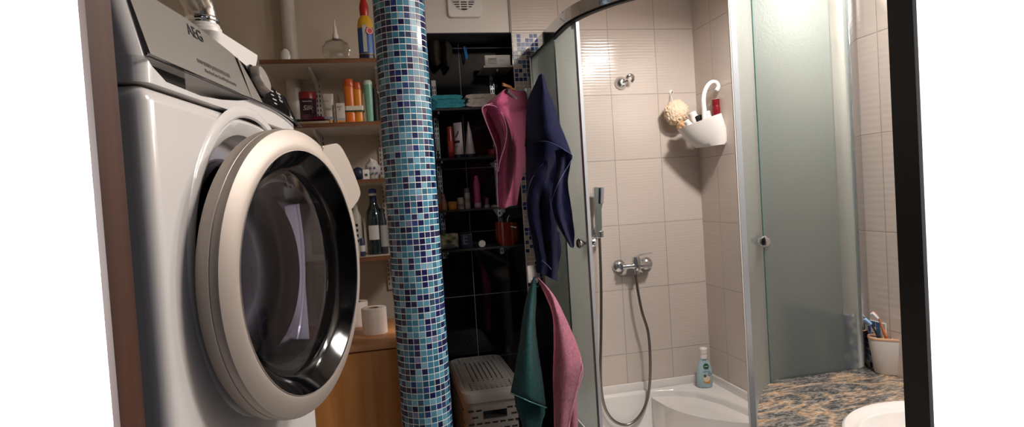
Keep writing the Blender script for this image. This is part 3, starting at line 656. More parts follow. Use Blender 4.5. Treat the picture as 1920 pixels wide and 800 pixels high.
# fourth shelf
t = thing('glass_bottle', 'tall dark green glass bottle with blank white label and blue cap', 'bottle', (sx_(706, 2.62, 470), 2.62, Z4))
obj('glass', bm_lathe([(.034, 0), (.037, .004), (.037, .15), (.033, .175), (.018, .205), (.014, .225), (.014, .25)], 36), simple('bottle_glass_green', '16262a', .08, coat=.4), t)
obj('neck_foil', bm_lathe([(.0148, .215), (.0148, .247), (.013, .25)], 28, close=False), simple('foil_blue', '1f2c5c', .3), t)
obj('white_ring', bm_lathe([(.0158, .246), (.0158, .256)], 28), 'plast', t)
obj('cap', bm_lathe([(.0162, .256), (.0165, .270), (.012, .275), (0, .276)], 28), simple('cap_blue', '28408a', .3), t)
P_ = [(.0374*math.sin(a), -.0374*math.cos(a)) for a in [(-.75+1.2*i/10) for i in range(11)]]
obj('label', bm_grid([[(x, y, z) for x, y in P_] for z in (.062, .122)]), simple('label_paper', 'cfcac6', .6), t)
t = thing('tall_bottle', 'white and grey bottle with dark print on the lowest shelf beside the dryer door', 'bottle', (sx_(672, 2.6, 480), 2.64, Z4))
obj('body', bm_lathe([(.026, 0), (.028, .01), (.028, .12), (.022, .16), (.010, .19), (.010, .215), (0, .216)], 28, sy=.7), simple('milky_plastic', 'b9b5a8', .4), t)
for k in range(4): obj('print_block', bm_box(-.004, .006, -.0205, -.0195, .055+k*.022, .066+k*.022), 'blackm', t, smooth=False)
t = thing('blue_tube', 'short blue and white tube standing in front of the tall bottles on the lowest shelf', 'tube', (sx_(681, 2.56, 480), 2.55, Z4))
obj('body', bm_lathe([(.010, 0), (.011, .004), (.011, .07), (.009, .074), (0, .075)], 24), simple('tube_blue', '2a3358', .35), t)
obj('label', bm_lathe([(.0113, .02), (.0113, .045)], 24, close=False), simple('label_paper', 'cfcac6'), t)
t = thing('slim_bottle', 'slim grey bottle with pale label squeezed between the glass bottle and the pillar', 'bottle', (sx_(722, 2.6, 480), 2.60, Z4))
obj('body', bm_lathe([(.014, 0), (.016, .004), (.016, .14), (.010, .16), (.008, .19), (0, .192)], 24), simple('smoke_plastic', '2e3238', .25), t)
obj('label', bm_lathe([(.0163, .03), (.0163, .12)], 24, close=False), simple('slim_label', '9a9a9c', .5), t)
# cabinet with toilet rolls
cb = thing('wooden_cabinet', 'orange beech cabinet under the alcove shelves carrying the toilet rolls', 'cabinet', (-.2, 2.5, 0))
obj('carcass', bm_box(-.43, .095, 2.235, 2.66, .06, .928), 'woodo', cb, world=True, smooth=False)
obj('plinth', bm_box(-.42, .09, 2.27, 2.65, 0, .06), 'blackm', cb, world=True, smooth=False)
obj('top', bm_box(-.44, .105, 2.21, 2.67, .928, .95, .002), 'woodt', cb, world=True)
dk = obj('door', bm_box(-.428, .093, 2.2175, 2.2345, .07, .922, .0015), 'woodo', cb, world=True)
obj('knob', bm_lathe([(.006, 0), (.006, .012), (.012, .018), (.012, .022), (0, .024)], 20, M4=Matrix.Translation((-.35-(-.2)+0, 2.2175-2.5, .6)) @ Matrix.Rotation(PI/2, 4, 'X')), 'alu', dk)
def roll(x, y, z, label, group=None):
    t = thing('toilet_roll', label, 'toilet roll', (x, y, z))
    obj('paper', bm_lathe([(.0195, .001), (.0195, .099), (.022, .1), (.046, .1), (.0475, .098), (.0475, .002), (.046, 0), (.022, 0)], 40, close=False), 'paper', t)
    obj('core', bm_lathe([(.0195, .0005), (.0195, .0995), (.0185, .0995), (.0185, .0005)], 28, close=False), simple('cardboard', '8d6f55', .9), t)
roll(-.073, 2.395, .95, 'white toilet roll standing upright on the front of the wooden cabinet')
roll(-.148, 2.58, .95, 'toilet roll standing further back on the cabinet, half hidden by the dryer door')

# ================================================================== NICHE BEHIND THE PILLAR
NY = 2.895
def nx(px, py=200, Y=NY): return at(px, py, Y=Y).x
# exhaust fan cover
fx = .426; fz = 2.375
fn = thing('extractor_fan', 'square white extractor fan cover with round slatted grille above the niche', 'extractor fan', (fx, YW, fz))
def rsq(h, r): return rrect(-h, h, -h, h, r, 6)
bm = bm_grid([[(x, yy, z) for x, z in rsq(h, r)] for h, r, yy in ((.080, .018, 0), (.080, .018, -.010), (.077, .016, -.016))], closeu=True)
bm.faces.new(list(bm.verts)[-28:]); obj('cover', bm, 'plast', fn)
obj('dark_opening', bm_lathe([(.052, 0), (.052, .0015)], 40, M4=Matrix.Translation((-.004, -.016, .006)) @ Matrix.Rotation(PI/2, 4, 'X')), 'blackm', fn, smooth=False)
g = bmesh.new()
for k in range(-5, 6):
    zc = k*.0108+.006; hw = math.sqrt(max(0, .054**2-(k*.0108)**2))
    bm_box(-.004-hw, -.004+hw, -.0205, -.0165, zc-.0026, zc+.0026, bm=g)
for dx in (-.018, .018): bm_box(-.004+dx-.003, -.004+dx+.003, -.0203, -.0165, -.044, .056, bm=g)
obj('slats', g, 'plast', fn, smooth=False)
obj('centre_plate', bm_box(-.026, .020, -.0225, -.0165, -.004, .030, .002), 'plast', fn)
obj('small_print', bm_box(-.014, .004, -.0229, -.0224, .008, .012), simple('faint_grey_print', '9a918b', .6), fn, smooth=False)
NSH = [(2.062, .50, .643, 'top glass ledge in the black niche under the white box'), (1.867, .12, .643, 'black niche shelf holding the folded towels'), (1.632, .12, .643, 'black niche shelf holding the white tubes'), (1.386, .12, .643, 'black niche shelf holding the small pots and pink bottle'), (1.197, .12, .643, 'lowest black niche shelf with the wet wipes pack')]
for z, x0, x1, lab in NSH:
    s = thing('niche_shelf', lab, 'shelf', (x0, 3.06, z))
    obj('board', bm_box(x0, x1, 2.868 if z < 2 else 2.86, 3.055, z, z+.010), 'blackm' if z < 2 else simple('grey_ledge', '8a8784', .4), s, world=True, smooth=False)
    for bx in (.275, .572):
        if z > 2 and bx < .3: continue
        P = [(3.05, z-.001), (3.05, z-.05), (2.90, z-.012), (2.89, z-.001)]
        obj('bracket', bm_prism(P, 0, .008, M4=Matrix(((0, 0, 1, bx-.004), (1, 0, 0, 0), (0, 1, 0, 0), (0, 0, 0, 1)))), 'alu', s, world=True, smooth=False)
for bx, z1 in ((.275, 2.045), (.572, 2.06)):
    r = thing('niche_rail', 'narrow slotted metal rail in the black niche, %s' % ('left one by the turquoise towel' if bx < .4 else 'right one under the white carton'), 'shelf rail', (bx, 3.06, 1.15))
    ch_ = obj('channel', bm_box(bx-.011, bx+.011, 3.056, 3.069, 1.15, z1), 'alu', r, world=True, smooth=False)
    g = bmesh.new()
    for k in range(int((z1-1.17)/.024)):
        for sx in (-.0055, .0055): bm_box(bx+sx-.0025, bx+sx+.0025, 3.0552, 3.0562, 1.16+k*.024, 1.176+k*.024, bm=g)
    absorb(ch_, obj('slots', g, 'blackm', r, world=True, smooth=False))
# pale metal rod under the ceiling at the back of the niche
tr_ = thing('niche_rod', 'thin pale metal hanging rod below the niche ceiling with clothes hooked over it', 'rod', (.12, 3.03, 2.197))
obj('rod', bm_tube([(.113, 3.03, 2.197), (.642, 3.03, 2.197)], .004, 10), 'alu', tr_, world=True)
# white carton on the ledge
t = thing('white_carton', 'long white printed carton lying on the top ledge of the black niche', 'carton', (.572, 2.90, 2.0725))
obj('carton', bm_box(-.062, .062, -.03, .03, 0, .050, .001), simple('grey_white_card', 'b9b5ae', .45), t)
obj('window_panel', bm_box(-.045, -.008, -.0306, -.0300, .008, .036), simple('grey_panel', '77736e', .5), t, smooth=False)
for k in range(7): obj('bar', bm_box(-.042+k*.0048, -.0398+k*.0048, -.0310, -.0305, .010, .028), M['grey_white_card'], t, smooth=False)
obj('panel_line', bm_box(-.0058, -.0048, -.0306, -.0300, .001, .049), M['grey_panel'], t, smooth=False)
text('emblem', 'SW', .016, M['grey_panel'], t, front(.018, -.0306, .022), .0003, shear=.4)
# clothes hanging in the niche
def cloth_layers(o_name, layers, m, parent, nsub=5, thick=.003, rough=.004, seed=0, uvn=6):
    """layers: each a list of rows of (px, py, depth Y) measured points, smoothed into a folded sheet"""
    bm = bmesh.new()
    for rows in layers:
        R3 = [[at(px, py, Y=Y) for px, py, Y in r] for r in rows]
        n = len(R3[0]); R3 = [spline(r, uvn) for r in R3]
        cols = [spline([r[i] for r in R3], nsub) for i in range(len(R3[0]))]
        G = [[cols[i][j] for i in range(len(cols))] for j in range(len(cols[0]))]
        for row in G:
            for p in row:
                q = Vector((p.x*14, p.z*9, seed)); p.y += rough*noise.noise(q)+rough*.4*noise.noise(q*4)
        bm_grid(G, bm)
    bmesh.ops.solidify(bm, geom=bm.faces[:], thickness=thick)
    return obj(o_name, bm, m, parent, world=True, ang=70)
def hem(name, pts, m, parent, r=.0022):
    return obj(name, bm_tube(spline([at(px, py, Y=Y) for px, py, Y in pts], 6), r, 6), m, parent, world=True)
t = thing('hanging_garment', 'dark olive cloth hanging from the rod at the top left of the black niche', 'garment', tuple(at(830, 70, Y=3.0)))
cloth_layers('fabric', [[[(800, 66, 3.03), (815, 64, 2.98), (826, 70, 3.02), (838, 68, 3.0), (848, 90, 3.03)], [(802, 85, 3.0), (814, 85, 2.93), (826, 86, 3.01), (838, 88, 2.95), (848, 98, 3.02)], [(806, 108, 3.0), (816, 108, 2.95), (828, 106, 3.0), (838, 108, 2.94), (848, 108, 3.02)], [(812, 122, 3.0), (820, 123, 2.97), (830, 118, 3.0), (840, 125, 2.96), (848, 118, 3.0)]]], 'olive', t)
t = thing('clothes_peg', 'bright blue peg clipped to the rod in the black niche', 'peg', tuple(at(872, 90, Y=3.02)))
obj('leg', bm_tube([Vector((at(870, 88, Y=3.02).x, 3.026, 2.203)), at(870, 90, Y=3.02), at(872, 100, Y=3.015), at(875, 112, Y=3.01)], .0035, 8), simple('peg_blue', '2a7fc4', .4), t, world=True)
obj('second_leg', bm_tube([Vector((at(873, 88, Y=3.02).x, 3.034, 2.203)), at(873, 90, Y=3.03), at(875, 100, Y=3.02), at(876, 109, Y=3.015)], .003, 8), M['peg_blue'], t, world=True)
# folded towels
def folded(name, label, x0, x1, z, m, layers=2, yc=2.96, d=.09, curl=0):
    t = thing(name, label, 'towel', ((x0+x1)/2, yc, z)); hw = (x1-x0)/2
    H = .021
    for k in range(3):
        x0_ = -hw+(.010 if k == 1 else 0); x1_ = hw-(.012 if k == 2 else .002)
        bm = bmesh.new(); rows = []; hz = H*.5
        for j in range(11):
            yy = -d+2*d*j/10; row = []
            for i in range(32):
                a = 2*PI*i/32; cx_ = math.copysign(abs(math.cos(a))**.35, math.cos(a)); sz_ = math.copysign(abs(math.sin(a))**.8, math.sin(a))
                x = (x0_+x1_)/2+(x1_-x0_)/2*cx_; row.append((x, yy, .002+hz+k*H*.95+hz*sz_+.003*noise.noise(Vector((x*22, yy*20, k+5)))))
            rows.append(row)
        bm = bm_grid(rows, closeu=True); vs = list(bm.verts); bm.faces.new(vs[:32]); bm.faces.new(vs[-32:])
        obj('fold', bm, m, t, ang=60)
    return t
folded('folded_towel', 'turquoise towel folded flat on the niche shelf beside the pillar', nx(806), nx(872), 1.877, 'cyan')
folded('folded_towel', 'pale grey towel folded flat on the niche shelf right of the turquoise one', nx(873), nx(935), 1.877, 'ecru')
t = thing('drooping_cloth', 'turquoise cloth end drooping over the niche shelf edge next to the pillar', 'cloth', tuple(at(812, 195, Y=2.85)))
cloth_layers('fabric', [[[(806, 190, 2.868), (812, 187, 2.866), (820, 190, 2.866)], [(806, 198, 2.862), (812, 196, 2.858), (818, 199, 2.862)], [(808, 206, 2.862), (812, 207, 2.858), (817, 205, 2.862)]]], 'cyan', t)
# tubes shelf
zt = 1.642
def nb(name, label, cat, px, base_z, prof, m, parts=(), sy=1, Y=NY+.02):
    return bottle(name, label, cat, at(px, 300, Y=Y).x, Y, base_z, prof, m, parts, sy)
def nxx(px, py, Y=NY+.02): return at(px, py, Y=Y).x
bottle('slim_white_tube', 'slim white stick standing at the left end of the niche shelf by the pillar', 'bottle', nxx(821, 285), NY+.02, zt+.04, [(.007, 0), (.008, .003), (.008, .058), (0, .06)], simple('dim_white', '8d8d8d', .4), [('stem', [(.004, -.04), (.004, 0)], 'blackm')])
bottle('red_bottle', 'slim red bottle left of the two white tubes in the niche', 'bottle', nxx(846.5, 296), NY+.02, zt, [(.0135, 0), (.0145, .003), (.0145, .11), (.013, .115), (.013, .152), (0, .154)], simple('dark_red_gloss', '7f1a1a', .3), [('band', [(.0148, .03), (.0148, .085)], simple('mid_red', '9c2a26', .35))])
for px, rz, lab, w_ in ((862, -.75, 'white standing tube with a dark blue cap, left one of the pair in the niche', .048), (883, 1.35, 'white standing tube with a dark blue cap, right one of the pair in the niche', .048)):
    t = thing('cosmetic_tube', lab, 'tube', (nxx(px, 296), NY+.03, zt), rz)
    obj('body', tube_bm(w_, .046, .172, .018), simple('tube_white', 'b9b2b4', .35), t)
    obj('cap', bm_lathe([(.0225, 0), (.0235, .002), (.0235, .019), (.022, .021)], 28), simple('tube_cap_navy', '1a1a44', .35), t)
    obj('label_band', bm_box(-.020, .021, -.0205, -.0185, .073, .084), simple('plum_print', '2c1a2c', .4), t, smooth=False)
    obj('motif', bm_tube([(-.004, -.0135, .100), (.004, -.0125, .112), (.010, -.010, .125), (.006, -.0085, .130)], .003, 6), M['plum_print'], t)
    text('small_lettering', 'Vitamin\nHand', .007, M['plum_print'], t, front(0, -.0205, .056), .0003)
t = thing('foil_sachet', 'small crumpled silver sachet right of the white tubes in the niche', 'sachet', (nxx(907, 294), NY+.01, zt))
bm = bm_grid([[((i-5)*.005, (j-2)*.012, .005+.004*math.sin(i*1.4+j)) for i in range(11)] for j in range(5)]); bmesh.ops.solidify(bm, geom=bm.faces[:], thickness=.002); obj('foil', bm, simple('sachet_silver', '8f8d8a', .3, metal=.3), t)
bottle('red_jar', 'small dark red jar behind the pink towel on the tube shelf', 'jar', nxx(926, 292), NY+.04, zt, [(.022, 0), (.024, .003), (.024, .035), (0, .037)], simple('dark_red_gloss', '7f1a1a', .3))
# pots shelf
zp = 1.396
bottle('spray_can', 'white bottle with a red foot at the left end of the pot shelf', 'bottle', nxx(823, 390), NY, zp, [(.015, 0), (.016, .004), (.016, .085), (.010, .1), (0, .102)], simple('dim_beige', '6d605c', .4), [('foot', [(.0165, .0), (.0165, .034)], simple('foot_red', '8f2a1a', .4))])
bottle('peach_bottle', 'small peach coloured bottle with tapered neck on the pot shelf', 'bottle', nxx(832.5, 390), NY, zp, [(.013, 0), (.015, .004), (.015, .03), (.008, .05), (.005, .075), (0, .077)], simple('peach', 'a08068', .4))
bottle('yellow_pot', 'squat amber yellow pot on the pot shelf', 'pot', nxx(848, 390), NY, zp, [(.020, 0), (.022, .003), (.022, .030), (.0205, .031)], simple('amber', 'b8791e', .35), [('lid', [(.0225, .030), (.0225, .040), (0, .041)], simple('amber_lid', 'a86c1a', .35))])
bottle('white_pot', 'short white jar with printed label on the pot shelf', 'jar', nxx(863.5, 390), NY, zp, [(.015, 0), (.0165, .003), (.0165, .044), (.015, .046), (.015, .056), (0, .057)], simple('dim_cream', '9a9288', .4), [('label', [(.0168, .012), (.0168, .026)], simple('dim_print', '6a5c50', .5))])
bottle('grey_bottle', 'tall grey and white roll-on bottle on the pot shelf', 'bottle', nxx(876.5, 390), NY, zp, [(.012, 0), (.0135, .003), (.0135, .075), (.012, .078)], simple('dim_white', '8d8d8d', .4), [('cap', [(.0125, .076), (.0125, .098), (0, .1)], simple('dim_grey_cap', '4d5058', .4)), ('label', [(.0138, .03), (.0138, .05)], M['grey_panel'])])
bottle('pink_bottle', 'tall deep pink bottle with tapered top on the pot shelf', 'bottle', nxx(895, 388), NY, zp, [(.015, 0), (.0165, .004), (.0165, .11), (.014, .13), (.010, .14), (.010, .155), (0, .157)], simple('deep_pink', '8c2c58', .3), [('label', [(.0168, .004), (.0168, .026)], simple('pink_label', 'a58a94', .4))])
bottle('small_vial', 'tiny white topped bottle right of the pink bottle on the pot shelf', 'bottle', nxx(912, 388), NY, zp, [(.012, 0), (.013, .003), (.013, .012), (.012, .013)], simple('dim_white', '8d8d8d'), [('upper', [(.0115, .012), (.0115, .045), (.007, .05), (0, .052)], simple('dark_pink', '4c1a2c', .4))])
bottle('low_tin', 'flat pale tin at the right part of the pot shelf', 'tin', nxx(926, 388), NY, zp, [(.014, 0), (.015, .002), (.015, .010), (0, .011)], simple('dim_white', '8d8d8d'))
# lowest shelf
zl = 1.207
t = thing('wipes_pack', 'green and white leafy printed wet wipes pack on the lowest niche shelf', 'package', (nxx(841, 462), NY+.01, zl))
bm = bmesh.new(); bmesh.ops.create_cube(bm, size=1); bmesh.ops.subdivide_edges(bm, edges=bm.edges[:], cuts=9, use_grid_fill=True)
for v in bm.verts:
    x, y, z = v.co*2; s = (1-.35*z*z*z*z)*(1-.5*abs(x)**5)
    v.co = Vector((x*.047, y*.022*s, .040+z*.038*(1-.1*abs(x)**4)))
def leaf_mat():
    m, nt, b = nodes('leafy_print'); N = nt.nodes; L = nt.links
    tc = N.new('ShaderNodeTexCoord'); vo = N.new('ShaderNodeTexVoronoi'); vo.inputs['Scale'].default_value = 55; mp = N.new('ShaderNodeMapping'); mp.inputs['Scale'].default_value = (.6, 1, 1); mp.inputs['Rotation'].default_value = (0, .5, 0)
    L.new(tc.outputs['Object'], mp.inputs[0]); L.new(mp.outputs[0], vo.inputs['Vector'])
    cr = N.new('ShaderNodeValToRGB'); e = cr.color_ramp.elements; e[0].color = lin('1f2a1c'); e[0].position = .15; e[1].position = .8; e[1].color = lin('a8aa94'); x = e.new(.45); x.color = lin('5b7046')
    L.new(vo.outputs['Distance'], cr.inputs[0]); L.new(cr.outputs[0], b.inputs['Base Color']); b.inputs['Roughness'].default_value = .3
    return m
obj('wrapper', bm, leaf_mat(), t)
obj('flap_label', bm_box(-.022, .026, -.0235, -.0215, .006, .026, .002), simple('dim_violet', '4e4d60', .4), t)
t = thing('blue_box_pack', 'dark blue box with a pale letter E shaped mark on the lowest niche shelf', 'box', (nxx(874, 462), NY+.02, zl))
obj('carton', bm_box(-.025, .03, -.02, .02, 0, .070, .002), simple('dark_teal_card', '141d2e', .3), t)
text('lettering', 'E', .055, simple('pale_blue_print', '4f6478', .5), t, front(-.004, -.0205, .036), .0004)
t = thing('round_lid', 'round white lid propped on edge at the lowest niche shelf', 'lid', (nxx(901.5, 456), NY-.02, zl+.0005))
obj('disc', bm_lathe([(.0155, 0), (.017, .002), (.017, .006), (.0155, .008), (0, .008)], 32, M4=Matrix.Translation((0, .004, .0172)) @ Matrix.Rotation(PI/2, 4, 'X')), simple('lid_white', 'b4b0ae', .4), t)
t = thing('striped_pouch', 'glossy red and orange striped toiletry pouch hanging under the niche shelf', 'pouch', tuple(at(951, 414, Y=2.88)))
rows = []
for k in range(11):
    u = k/10; pz = 416+44*u; hw = 22*(1-.0*u) if u < .6 else 22*(1-((u-.6)/.4)**2*.35)
    rows.append([at(950+hw*math.cos(a)+1.5*u, pz, Y=2.895-.03*math.sin(a)) for a in [PI*i/16 for i in range(17)]])
def stripe_mat():
    m, nt, b = nodes('red_stripes'); N = nt.nodes; L = nt.links
    tc = N.new('ShaderNodeTexCoord'); wv = N.new('ShaderNodeTexNoise'); mp = N.new('ShaderNodeMapping'); mp.inputs['Scale'].default_value = (70, 0, 0)
    L.new(tc.outputs['Object'], mp.inputs[0]); L.new(mp.outputs[0], wv.inputs['Vector']); wv.inputs['Scale'].default_value = 1.2
    cr = N.new('ShaderNodeValToRGB'); e = cr.color_ramp.elements; cr.color_ramp.interpolation = 'CONSTANT'; e[0].color = lin('5c1410'); e[1].position = .62; e[1].color = lin('b5523a'); x = e.new(.45); x.color = lin('8a1f18'); x = e.new(.55); x.color = lin('7a5030')
    L.new(wv.outputs['Fac'], cr.inputs[0]); L.new(cr.outputs[0], b.inputs['Base Color']); b.inputs['Roughness'].default_value = .2; return m
bm = bm_grid(rows); bmesh.ops.solidify(bm, geom=bm.faces[:], thickness=.002); obj('bag', bm, stripe_mat(), t, world=True)
obj('zip', bm_tube([at(957, 424, Y=2.862), at(968, 426, Y=2.864)], .0022, 6), 'alu', t, world=True)
obj('cord', bm_tube([at(951, 416, Y=2.87), at(952, 408, Y=2.88), at(955, 403, Y=2.882)], .002, 6), 'alu', t, world=True)
# laundry basket
lb = thing('laundry_basket', 'grey slotted plastic laundry basket with domed lid standing in front of the niche', 'laundry basket', (.385, 2.75, 0), .0)
L0 = rrect(-.132, .132, -.288, .288, .05, 7)
def ring(s, dz): return [(x*s, y*s, dz) for x, y in L0]
bbody = obj('body', bm_grid([ring(.86, .004), ring(.93, .30), ring(.965, .575), ring(.985, .590), ring(.985, .60)], closeu=True), 'basket', lb)
obj('floor_plate', bm_prism([(x*.86, y*.86) for x, y in L0], .0, .006), 'basket', lb)
lid = obj('lid', bm_grid([ring(1.0, .598), ring(1.02, .604), ring(1.02, .628), ring(1.0, .640), ring(.93, .648), ring(.90, .645), ring(.6, .650), ring(.3, .653)], closeu=True), 'basket', lb)
bm = bm_prism([(x*.3, y*.3) for x, y in L0], .6528, .6532); obj('lid_centre', bm, 'basket', lid)
g = bmesh.new()
for i in range(11):
    for j in range(21):
        x = (i-5)*.0215; y = (j-10)*.0245
        if (abs(x) > .10 and abs(y) > .2) or abs(y) > .25: continue
        d_ = max(abs(x)/.132, abs(y)/.288); z = .6535 - .009*max(0, d_-.3)/.6
        bm_box(x-.0030, x+.0030, y-.0080, y+.0085, z-.002, z+.0006, bm=g)
absorb(lid, obj('lid_slots', g, 'blackm', lid, smooth=False))
g = bmesh.new()
for r in range(20):
    z = .565-r*.028; f_ = .965-(.575-z)*.06*2
    sc = (.93+(.965-.93)*(z-.30)/.275) if z > .3 else (.86+.07*z/.3)
    for i in range(7):
        x = (i-3)*.033+(.0165 if r % 2 else 0)
        if abs(x) > .10: continue
        if z > .515 and abs(x) < .055: continue
        bm_box(x-.012, x+.012, -.288*sc-.0008, -.288*sc+.002, z-.0035, z+.0035, bm=g)
    for i in range(15):
        y = (i-7)*.033+(.0165 if r % 2 else 0)
        if abs(y) > .235: continue
        for sg in (-1, 1): bm_box(sg*.132*sc-.0012 if sg > 0 else sg*.132*sc-.0008, sg*.132*sc+.0008 if sg > 0 else sg*.132*sc+.0012, y-.012, y+.012, z-.0035, z+.0035, bm=g)
absorb(bbody, obj('wall_slots', g, 'blackm', lb, smooth=False))
obj('grip_hole', bm_box(-.048, .052, -.2800, -.2760, .528, .560, .001), 'black', lb)
# ================================================================== SHOWER
def ray_poly(poly, c, a):
    d = Vector((math.cos(a), math.sin(a))); best = 0
    for i in range(len(poly)):
        p = Vector(poly[i])-c; q = Vector(poly[(i+1) % len(poly)])-c; e = q-p
        den = d.x*e.y-d.y*e.x
        if abs(den) < 1e-9: continue
        t = (p.x*e.y-p.y*e.x)/den; s = (p.x*d.y-p.y*d.x)/den
        if -1e-6 <= s <= 1+1e-6 and t > best: best = t
    return c+d*best
CX, CY, CR = 1.29, 2.34, .555
def arc(cx, cy, r, a0, a1, n): return [(cx+r*math.cos(a0+(a1-a0)*i/n), cy+r*math.sin(a0+(a1-a0)*i/n)) for i in range(n+1)]
OUT = [(.705, 2.857)]+arc(CX, CY, .585, PI, 1.5*PI, 24)+[(1.592, 1.755), (1.592, 2.857)]
INN = [(.765, 2.822)]+arc(CX, CY, .525, PI, 1.5*PI, 24)+[(1.53, 1.82), (1.545, 2.2)]+[(1.528, 2.45), (1.50, 2.60), (1.445, 2.73), (1.36, 2.798), (1.25, 2.822)]
cc = Vector((1.18, 2.36)); ANG = [2*PI*i/140 for i in range(140)]
def rs(poly, k=1): return [cc+(ray_poly(poly, cc, a)-cc)*k for a in ANG]
# put the exact outer corners in
def ringz(pts, z): return [(p.x, p.y, z) for p in pts]
tray = thing('shower_tray', 'deep white quadrant shower tray with a moulded corner seat', 'shower tray', (1.18, 2.36, 0))
Oo = rs(OUT); Oi = rs(OUT, .992); Ii = rs(INN, 1.0); I2 = rs(INN, .985); I3 = rs(INN, .95); I4 = rs(INN, .88)
obj('basin', bm_grid([ringz(Oo, 0.0), ringz(Oo, .420), ringz(Oi, .426), ringz(rs(INN, 1.012), .426), ringz(Ii, .423), ringz(I2, .412), ringz(I3, .16), ringz(I4, .125), ringz(rs(INN, .02), .118)], closeu=True), 'acryl', tray, world=True, ang=50)
SEAT = [(1.235, 2.83), (1.24, 2.76), (1.252, 2.66), (1.283, 2.565), (1.339, 2.475), (1.40, 2.415), (1.454, 2.372), (1.55, 2.325), (1.55, 2.60), (1.49, 2.75), (1.40, 2.82)]
sp_ = [(p.x, p.y) for p in spline([(x, y, 0) for x, y in SEAT[:8]], 5)]+SEAT[8:]
bm = bm_prism(sp_, .125, .392); top_e = [e for e in bm.edges if all(v.co.z > .39 for v in e.verts)]
bmesh.ops.bevel(bm, geom=top_e, offset=.010, segments=3, affect='EDGES', profile=.5)
obj('seat', bm, 'acryl', tray, world=True, ang=50)
bm = bm_box(.705, 1.592, 2.842, 2.859, .424, .465, .004); bm_box(1.576, 1.593, 1.80, 2.859, .424, .465, .004, bm=bm)
obj('upstand', bm, 'acryl', tray, world=True)
def path(u, off=0):
    """u: metres along the enclosure from the back wall; off: inwards"""
    if u < .52: return Vector((.735+off, 2.86-u, 0)), Vector((0, -1, 0))
    L = CR*PI/2
    if u < .52+L:
        a = PI+(u-.52)/CR; return Vector((CX+(CR-off)*math.cos(a), CY+(CR-off)*math.sin(a), 0)), Vector((-math.sin(a), math.cos(a), 0))
    return Vector((CX+(u-.52-L), CY-CR+off, 0)), Vector((1, 0, 0))
UL = .52+CR*PI/2+.304
def sheet(u0, u1, z0, z1, th_, off, n=24):
    bm = bmesh.new(); rows = []
    for i in range(n+1):
        u = u0+(u1-u0)*i/n; a, _ = path(u, off-th_/2); b, _ = path(u, off+th_/2)
        rows.append([(a.x, a.y, z0), (a.x, a.y, z1), (b.x, b.y, z1), (b.x, b.y, z0)])
    bm = bm_grid(rows, closeu=True); V = list(bm.verts); bm.faces.new(V[:4]); bm.faces.new(V[-4:][::-1]); return bm
en = thing('shower_enclosure', 'curved corner shower enclosure with frosted sliding glass doors and chrome rail', 'shower enclosure', (.735, 2.86, .426))
obj('top_rail', sheet(0, UL, 2.10, 2.150, .034, .004, 70), 'chrome', en, world=True)
obj('top_rail_groove', sheet(.01, UL-.01, 2.094, 2.101, .020, .006, 70), 'blackm', en, world=True)
obj('bottom_rail', sheet(0, UL, .426, .452, .034, .004, 70), 'alu', en, world=True)
obj('wall_profile', bm_box(.718, .752, 2.825, 2.859, .452, 2.10, .003), 'alu', en, world=True)
obj('wall_profile', bm_box(1.562, 1.593, 1.772, 1.800, .452, 2.10, .003), 'chrome', en, world=True)
obj('fixed_panel', sheet(.03, .412, .452, 2.10, .006, -.003, 6), 'frost', en, world=True)
obj('fixed_panel', sheet(UL-.380, UL-.02, .452, 2.10, .006, -.003, 6), 'frost', en, world=True)
obj('glass_edge', sheet(.412, .4145, .452, 2.10, .0062, -.003, 1), 'edgeg', en, world=True)
obj('glass_edge', sheet(UL-.3825, UL-.380, .452, 2.10, .0062, -.003, 1), 'edgeg', en, world=True)
def slider(u0, u1, ue, uk, side):
    d = obj('sliding_door', sheet(u0, u1, .462, 2.094, .006, .020, 30), 'frost', en, world=True)
    s = obj('edge_seal', sheet(ue-.009, ue+.009, .458, 2.096, .014, .020, 2), 'seal', en, world=True); s.parent = d
    if side == 'r':
        s = obj('white_seal', sheet(ue-.013, ue-.009, .458, 2.096, .010, .020, 1), 'plast', en, world=True); s.parent = d
    p, t_ = path(uk, .020); n_ = Vector((t_.y, -t_.x, 0))
    if (p-Vector((1.3, 2.5, 0))).dot(n_) < 0: n_ = -n_
    zz = 1.243
    for sg, nm in ((1, 'outer_knob'), (-1, 'inner_knob')):
        b = p+n_*sg*.004; M4 = frame4((b.x, b.y, zz), t_, (0, 0, 1)) if False else None
        zax = n_*sg; xax = Vector((0, 0, 1)); yax = zax.cross(xax); M4 = Matrix.Translation((b.x, b.y, zz)) @ Matrix((xax, yax, zax)).transposed().to_4x4()
        k = obj(nm, bm_lathe([(.009, 0), (.009, .012), (.018, .014), (.0195, .018), (.0195, .028), (.016, .032), (.006, .034), (0, .034)], 32, M4=M4), 'chrome', en, world=True); k.parent = d
    k = obj('roller', bm_lathe([(.012, -.004), (.012, .004)], 20, M4=Matrix.Translation((p.x, p.y, 2.088)) @ Matrix(((n_.x, t_.x, 0, 0), (n_.y, t_.y, 0, 0), (0, 0, 1, 0), (0, 0, 0, 1))) @ Matrix.Rotation(PI/2, 4, 'Y')), 'plast', en, world=True); k.parent = d
slider(.08, .618, .622, .595, 'l')
Lr = .52+CR*PI/2
ur = Lr-.135
slider(ur, UL-.08, ur, ur+.058, 'r')

